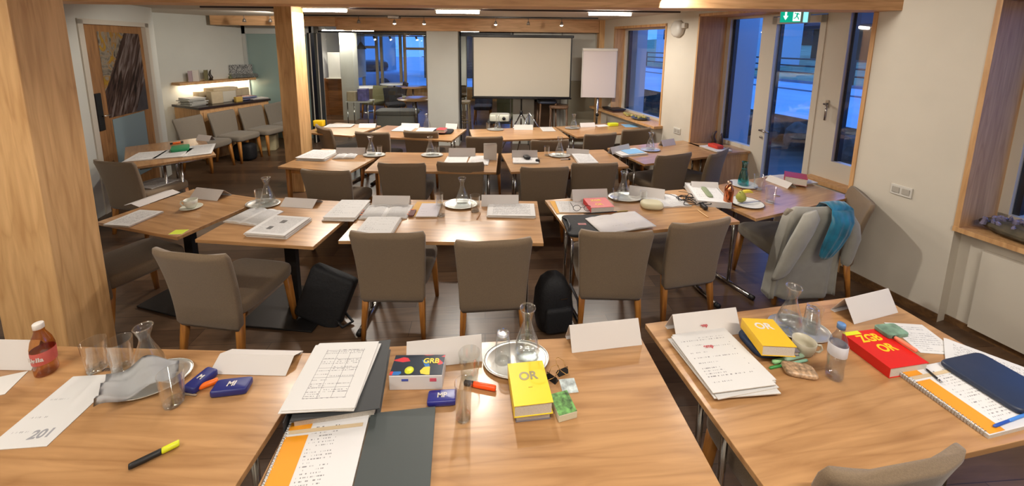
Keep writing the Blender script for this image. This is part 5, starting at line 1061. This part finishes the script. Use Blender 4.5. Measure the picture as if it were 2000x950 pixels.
# folded partition
t = thing('folding_partition', 'stack of folded black glass partition leaves right of the slim oak post', 'partition', (-4.08, 7.93, 0))
for k in range(2): f = mk('leaf', B().box((k*.13, .02+k*.02, 1.13), (.07, .16, 2.26)), [BLACK, mat('edge_grey', (64, 66, 62), .5)][k % 2], t); mk('edge_strip', B().box((k*.13+.03, -.07+k*.02, 1.13), (.012, .02, 2.24)), WHITEF, f)
# ================================================================ NEXT ROOM
ZF = 2.62
struct('ceiling_next_room', B().box((-2.6, 11.2, ZF+.05), (9.5, 6.4, .1)), CEIL)
struct('wall_next_left', B().box((-5.35, 11.35, 1.75), (.10, 5.5, 1.8)).box((-6.0, 11.1, 1.3), (1.3, .1, 2.6)), WALLG)
struct('trim_17', B().box((-5.28, 10.9, .53), (.08, 4.6, 1.06)).box((-5.0, 11.02, .53), (.62, .06, 1.06)), wood('dark_panel', (150, 100, 58), (108, 68, 36), axis=0, rough=.4), 'brown wooden wainscot in the next room')
struct('wall_next_far', B().box((-1.1, 14.05, .2), (9.6, .1, .5)).box((-1.1, 14.05, 2.52), (9.6, .1, .25)).box((-2.6, 14.0, 1.3), (.75, .14, 2.6)).box((-.7, 14.0, 1.3), (.9, .14, 2.6)).box((1.9, 14.05, 1.3), (3.4, .1, 2.6)), wood('amber_wood', (176, 134, 82), (130, 94, 52), axis=2))
struct('wall_next_right', B().box((1.9, 11, 1.3), (.1, 6.2, 2.6)), WALLG)
tag(mk('structural_column', B().box((-4.35, 10.4, 1.3), (.34, .3, 2.62), bev=.004), WALLG), 'white column standing in the next room behind the glass', 'column')['kind'] = 'structure'
tag(mk('structural_column', B().box((-1.52, 12.0, 1.3), (.22, .2, 2.62), bev=.004), WALLG), 'slim white column right of the big one in the next room', 'column')['kind'] = 'structure'
b = B(); b.box((-1.1, 14.02, 2.36), (9.4, .08, .07)).box((-1.1, 14.02, .47), (9.4, .08, .07))
for x in (-5.35, -4.85, -4.68, -4.0, -3.85, -3.05, -2.2, -1.95, -1.2): b.box((x, 14.0, 1.4), (.09, .09, 1.95))
b.box((-5.1, 14.0, 1.9), (.5, .08, .09)).box((-3.45, 14.0, 1.86), (.8, .08, .09)); struct('window_frame', b, mat('amber_frame', (170, 150, 116), .5))['label'] = 'wooden window frames of the next room'
b = B(); b.box((-1.1, 14.03, 1.4), (9.4, .012, 1.9)); struct('window_6', b, PANE)
for (x, y, w_, h, m_, lab) in [(-9, 22, 4, 3, HOUSEW, 'pale house outside behind the next room windows'), (-3.4, 24, 3.4, 3.4, DARKW, 'dark building outside the next room'), (-6.5, 17, 2.2, .7, mat('car_body', (150, 160, 180), .3), 'parked pale car seen through the next room windows')]:
    if 'car' in lab:
        t = thing('parked_car', lab, 'car', (x, y, .04)); b = B(); b.rbox((0, 0, .5), (3.6, 1.6, .6), .15, 5); mk('body', b, m_, t); mk('cabin', B().rbox((0, 0, 1.0), (2.0, 1.4, .5), .2, 4), mat('dark_pane', (30, 36, 50)), t)
        for k in (-1, 1): mk('wheel', B().tube([(k*1.1, -.82, .28), (k*1.1, -.6, .28)], .28, 18), BLACK, t)
    else:
        t = thing('house', lab, 'building', (x, y, 0)); mk('wall', B().box((0, 0, h/2), (w_, 3, h)), m_, t); mk('roof', B().box((0, 0, h+.1), (w_+.6, 3.6, .2)), ROOFM, t)
struct('ground_back', B().box((-3, 34, .02), (60, 39.5, .04)), ASPH)
for k, (x, y, ang) in enumerate([(-4.6, 10.1, 0), (-3.85, 10.15, 0), (-1.15, 10.3, 0)]):
    t = thing('ceiling_tube_light', ['ceiling tube in the next room left of the white column', 'ceiling tube in the next room right of the white column', 'ceiling tube in the next room by the big white pier'][k], 'light', (x, y, 2.36), 0, 'tubes in the next room')
    mk('diffuser', B().tube([(-.27, 0, 0), (.27, 0, 0)], .022, 8), TL, t); mk('hanger', B().tube([(-.2, 0, .02), (-.2, 0, ZF-2.36)], .004).tube([(.2, 0, .02), (.2, 0, ZF-2.36)], .004), BLACK, t)
    area('tube_glow', (x, y, 2.33), .5, .05, 26)
t = thing('light_track', 'black track with small spotlights in the next room', 'track', (-3.2, 11.2, 2.26)); mk('rail', B().box((0, 0, 0), (3.4, .03, .03)).box((-.3, .8, .05), (3.0, .03, .03)), BLACK, t); mk('suspension', B().tube([(-1.2, 0, 0), (-1.2, 0, ZF-2.26)], .008).tube([(1.2, 0, 0), (1.2, 0, ZF-2.26)], .008), BLACK, t)
for k in range(5):
    x = [-1.45, -.75, -.3, .45, .85][k]; f = mk('spot_head', B().tube([(x, 0, -.02), (x+.04, -.03, -.10)], .03, 10), BLACK, t); mk('bulb', B().tube([(x+.04, -.03, -.10), (x+.045, -.034, -.112)], .026, 10), SG, f)
for x, y, tx, ty in ((-4.6, 10.6, -5.0, 10.95), (-2.9, 11.2, -2.8, 12.5), (-4.2, 11.4, -4.6, 12.6), (-.8, 10.0, -.9, 11.2), (.6, 9.4, .5, 8.6)): spot('spot_beam', (x, y, 2.25), (tx, ty, .8), 60, 90)
t = thing('pendant_lamp', 'black cone pendant lamp before the next room window', 'lamp', (-4.75, 12.3, 1.86)); mk('lamp_shade', B().lathe([(.16, 0), (.02, .22), (.018, .22), (.155, 0)], cap=False), BLACK, t); mk('cord', B().tube([(0, 0, .2), (0, 0, ZF-1.86)], .005), BLACK, t)
t = thing('wall_board', 'white board leaning on the wainscot of the next room', 'board', (-4.98, 10.9, 1.07)); mk('panel', B().box((0, 0, .36), (.34, .03, .72), bev=.004), mat('board_white', (200, 196, 190)), t); mk('ledge', B().box((0, -.05, .0), (.42, .1, .02)), WHITEF, t)
# standing round table with cup
def round_table(lab, x, y, h, r, m, zcup=None):
    t = thing('round_table', lab, 'table', (x, y, 0)); mk('tabletop', B().lathe([(.001, h-.025), (r-.01, h-.025), (r, h-.012), (r-.004, h), (.001, h)], n=36), m, t); mk('column', B().tube([(0, 0, .02), (0, 0, h-.02)], .03, 12), CHROME, t); mk('base', B().lathe([(.001, 0), (.26, 0), (.26, .012), (.04, .03), (.001, .03)]), CHROME, t); return t
q = atY(812, 192, 8.9); round_table('high round oak table with a cup behind the glass partition', q.x, 8.9, q.z, .42, OAK)
cup_thing('white cup on the high round table behind the partition', (0, 0), mat('white_china', (214, 214, 200)), 1.0, saucer=False); o = bpy.context.scene.collection.objects[-1]
cups = [o for o in COL.objects if o.get('label') == 'white cup on the high round table behind the partition'][0]; cups.location = (q.x-.26, 8.85, q.z)
# stools
def stool(lab, x, y, h, seat_m, leg_m, rz=0, back=False):
    t = thing('bar_stool', lab, 'stool', (x, y, 0), rz); mk('seat', B().rbox((0, 0, h-.03), (.38, .36, .06), .02, 5), seat_m, t)
    for sx in (-1, 1):
        for sy in (-1, 1): mk('leg', B().tube([(sx*.15, sy*.14, h-.05), (sx*.18, sy*.17, .0)], [.019, .015], 10), leg_m, t)
    mk('footrest', B().tube([(-.17, -.16, .3), (.17, -.16, .3), (.17, .16, .3), (-.17, .16, .3), (-.17, -.16, .3)], .012), leg_m, t)
    if back: mk('backrest', B().rbox((0, .17, h+.14), (.40, .04, .30), .02, 6), mat('olive_seat', (92, 76, 44), .8), t)
LW = mat('light_wood', (186, 160, 128), .5); DW_ = wood('walnut', (120, 90, 66), (86, 62, 44), axis=2)
q = atY(903, 197, 8.8); stool('pale wooden bar stool left of the projection screen', q.x, 8.8, q.z, LW, LW); q = atY(893, 190, 9.3); stool('bar stool with olive backrest behind the pale stool', q.x, 9.3, .78, mat('olive_seat', (92, 76, 44)), LW, 0, True)
q = atY(1066, 197, 7.72); stool('dark topped wooden bar stool under the right of the screen', q.x+.02, 7.72, q.z+.02, mat('slate_seat', (54, 60, 76), .5), DW_, .1); q = atY(1084, 203, 7.62); stool('brown wooden bar stool nested beside the dark topped one', q.x+.08, 7.62, q.z-.02, DW_, DW_, -.15)
# cafe tables and chairs in the next room
for k, (px, Y, lab, m_) in enumerate([(715, 11.6, 'white table by the next room window at the left', PAPER2), (770, 12.6, 'small table by the middle window of the next room', PAPER2), (806, 11.8, 'oak table in front of the wood post in the next room', OAK)]):
    q = atY(px, 160, Y); round_table(lab, q.x, Y, .75, .45, m_)
for k, (px, Y, lab, col_, yaw) in enumerate([(742, 11.0, 'olive chair at the left table in the next room', (120, 116, 84), 160), (768, 10.6, 'dark chair in the middle of the next room', (34, 34, 42), -150), (790, 12.0, 'dark chair by the far window in the next room', (40, 44, 60), 120), (945, 10.4, 'dark blue chair seen below the left of the screen', (30, 36, 60), 180), (990, 9.1, 'olive green chair seen below the screen', (96, 94, 70), 170)]):
    q = atY(px, 200, Y); kn = 'chair_'+str(k); chair_kit(kn, mat('cafe_fabric_%d' % k, col_, .8)); place(kn, 'chair', lab, 'chair', (q.x, Y, 0), R(yaw), None, 1)
t = thing('bench', 'grey upholstered bench block behind the back-row desks', 'bench', (-2.80, 9.4, 0)); mk('seat', B().rbox((0, 0, .40), (1.0, .5, .12), .03, 7), mat('bench_grey', (120, 118, 114), .7), t); mk('front_panel', B().box((0, -.2, .17), (.9, .05, .34)), mat('bench_front', (150, 148, 144), .5), t)
for k in (-1, 1): mk('leg', B().box((k*.42, 0, .17), (.05, .4, .34)), BLACK, t)
t = thing('side_stand', 'glass-topped stand with boxes behind the left back-row desk', 'stand', (-3.35, 8.5, 0)); mk('top_board', B().box((0, 0, .80), (.5, .4, .02)), PAPER2, t)
for sx in (-1, 1):
    for sy in (-1, 1): mk('leg', B().tube([(sx*.22, sy*.17, 0), (sx*.22, sy*.17, .79)], .012), CHROME, t)
rbx('gift_box', 'violet and white box on the stand left of the round table', 'box', (-3.28, 8.5, 0, .20, .2), .26, mat('violet_box', (110, 104, 170), .6, noise=.4, nscale=14), z=.811); rbx('carton', 'beige and violet carton next to the violet box', 'box', (-3.50, 8.46, 0, .2, .2), .20, CB, z=.811)
# projector behind the back row
t = thing('projector', 'white projector on a black trolley under the screen', 'projector', (-.22, 6.9, 0)); mk('trolley', B().box((0, 0, .70), (.42, .36, .02)).box((0, 0, .35), (.05, .05, .70)).box((0, 0, .02), (.4, .36, .03)), BLACK, t); mk('projector_body', B().rbox((0, 0, .775), (.36, .28, .12), .02, 7), mat('proj_white', (206, 206, 190), .4), t); mk('lens', B().tube([(.08, -.14, .78), (.08, -.16, .78)], .03, 14), BLACK, t)
t = thing('metal_stand', 'thin metal stand between projector and screen tripod', 'stand', (.30, 6.75, 0)); mk('pole', B().tube([(0, 0, .3), (0, 0, .92)], .008), BLACK, t); mk('tripod_legs', B().tube([(0, 0, .9), (-.14, -.1, .5), (-.24, -.2, .05)], .010).tube([(0, 0, .9), (.18, 0, .62), (.26, .0, .05)], .010).tube([(0, 0, .9), (.05, .3, .05)], .010), CHROME, t)
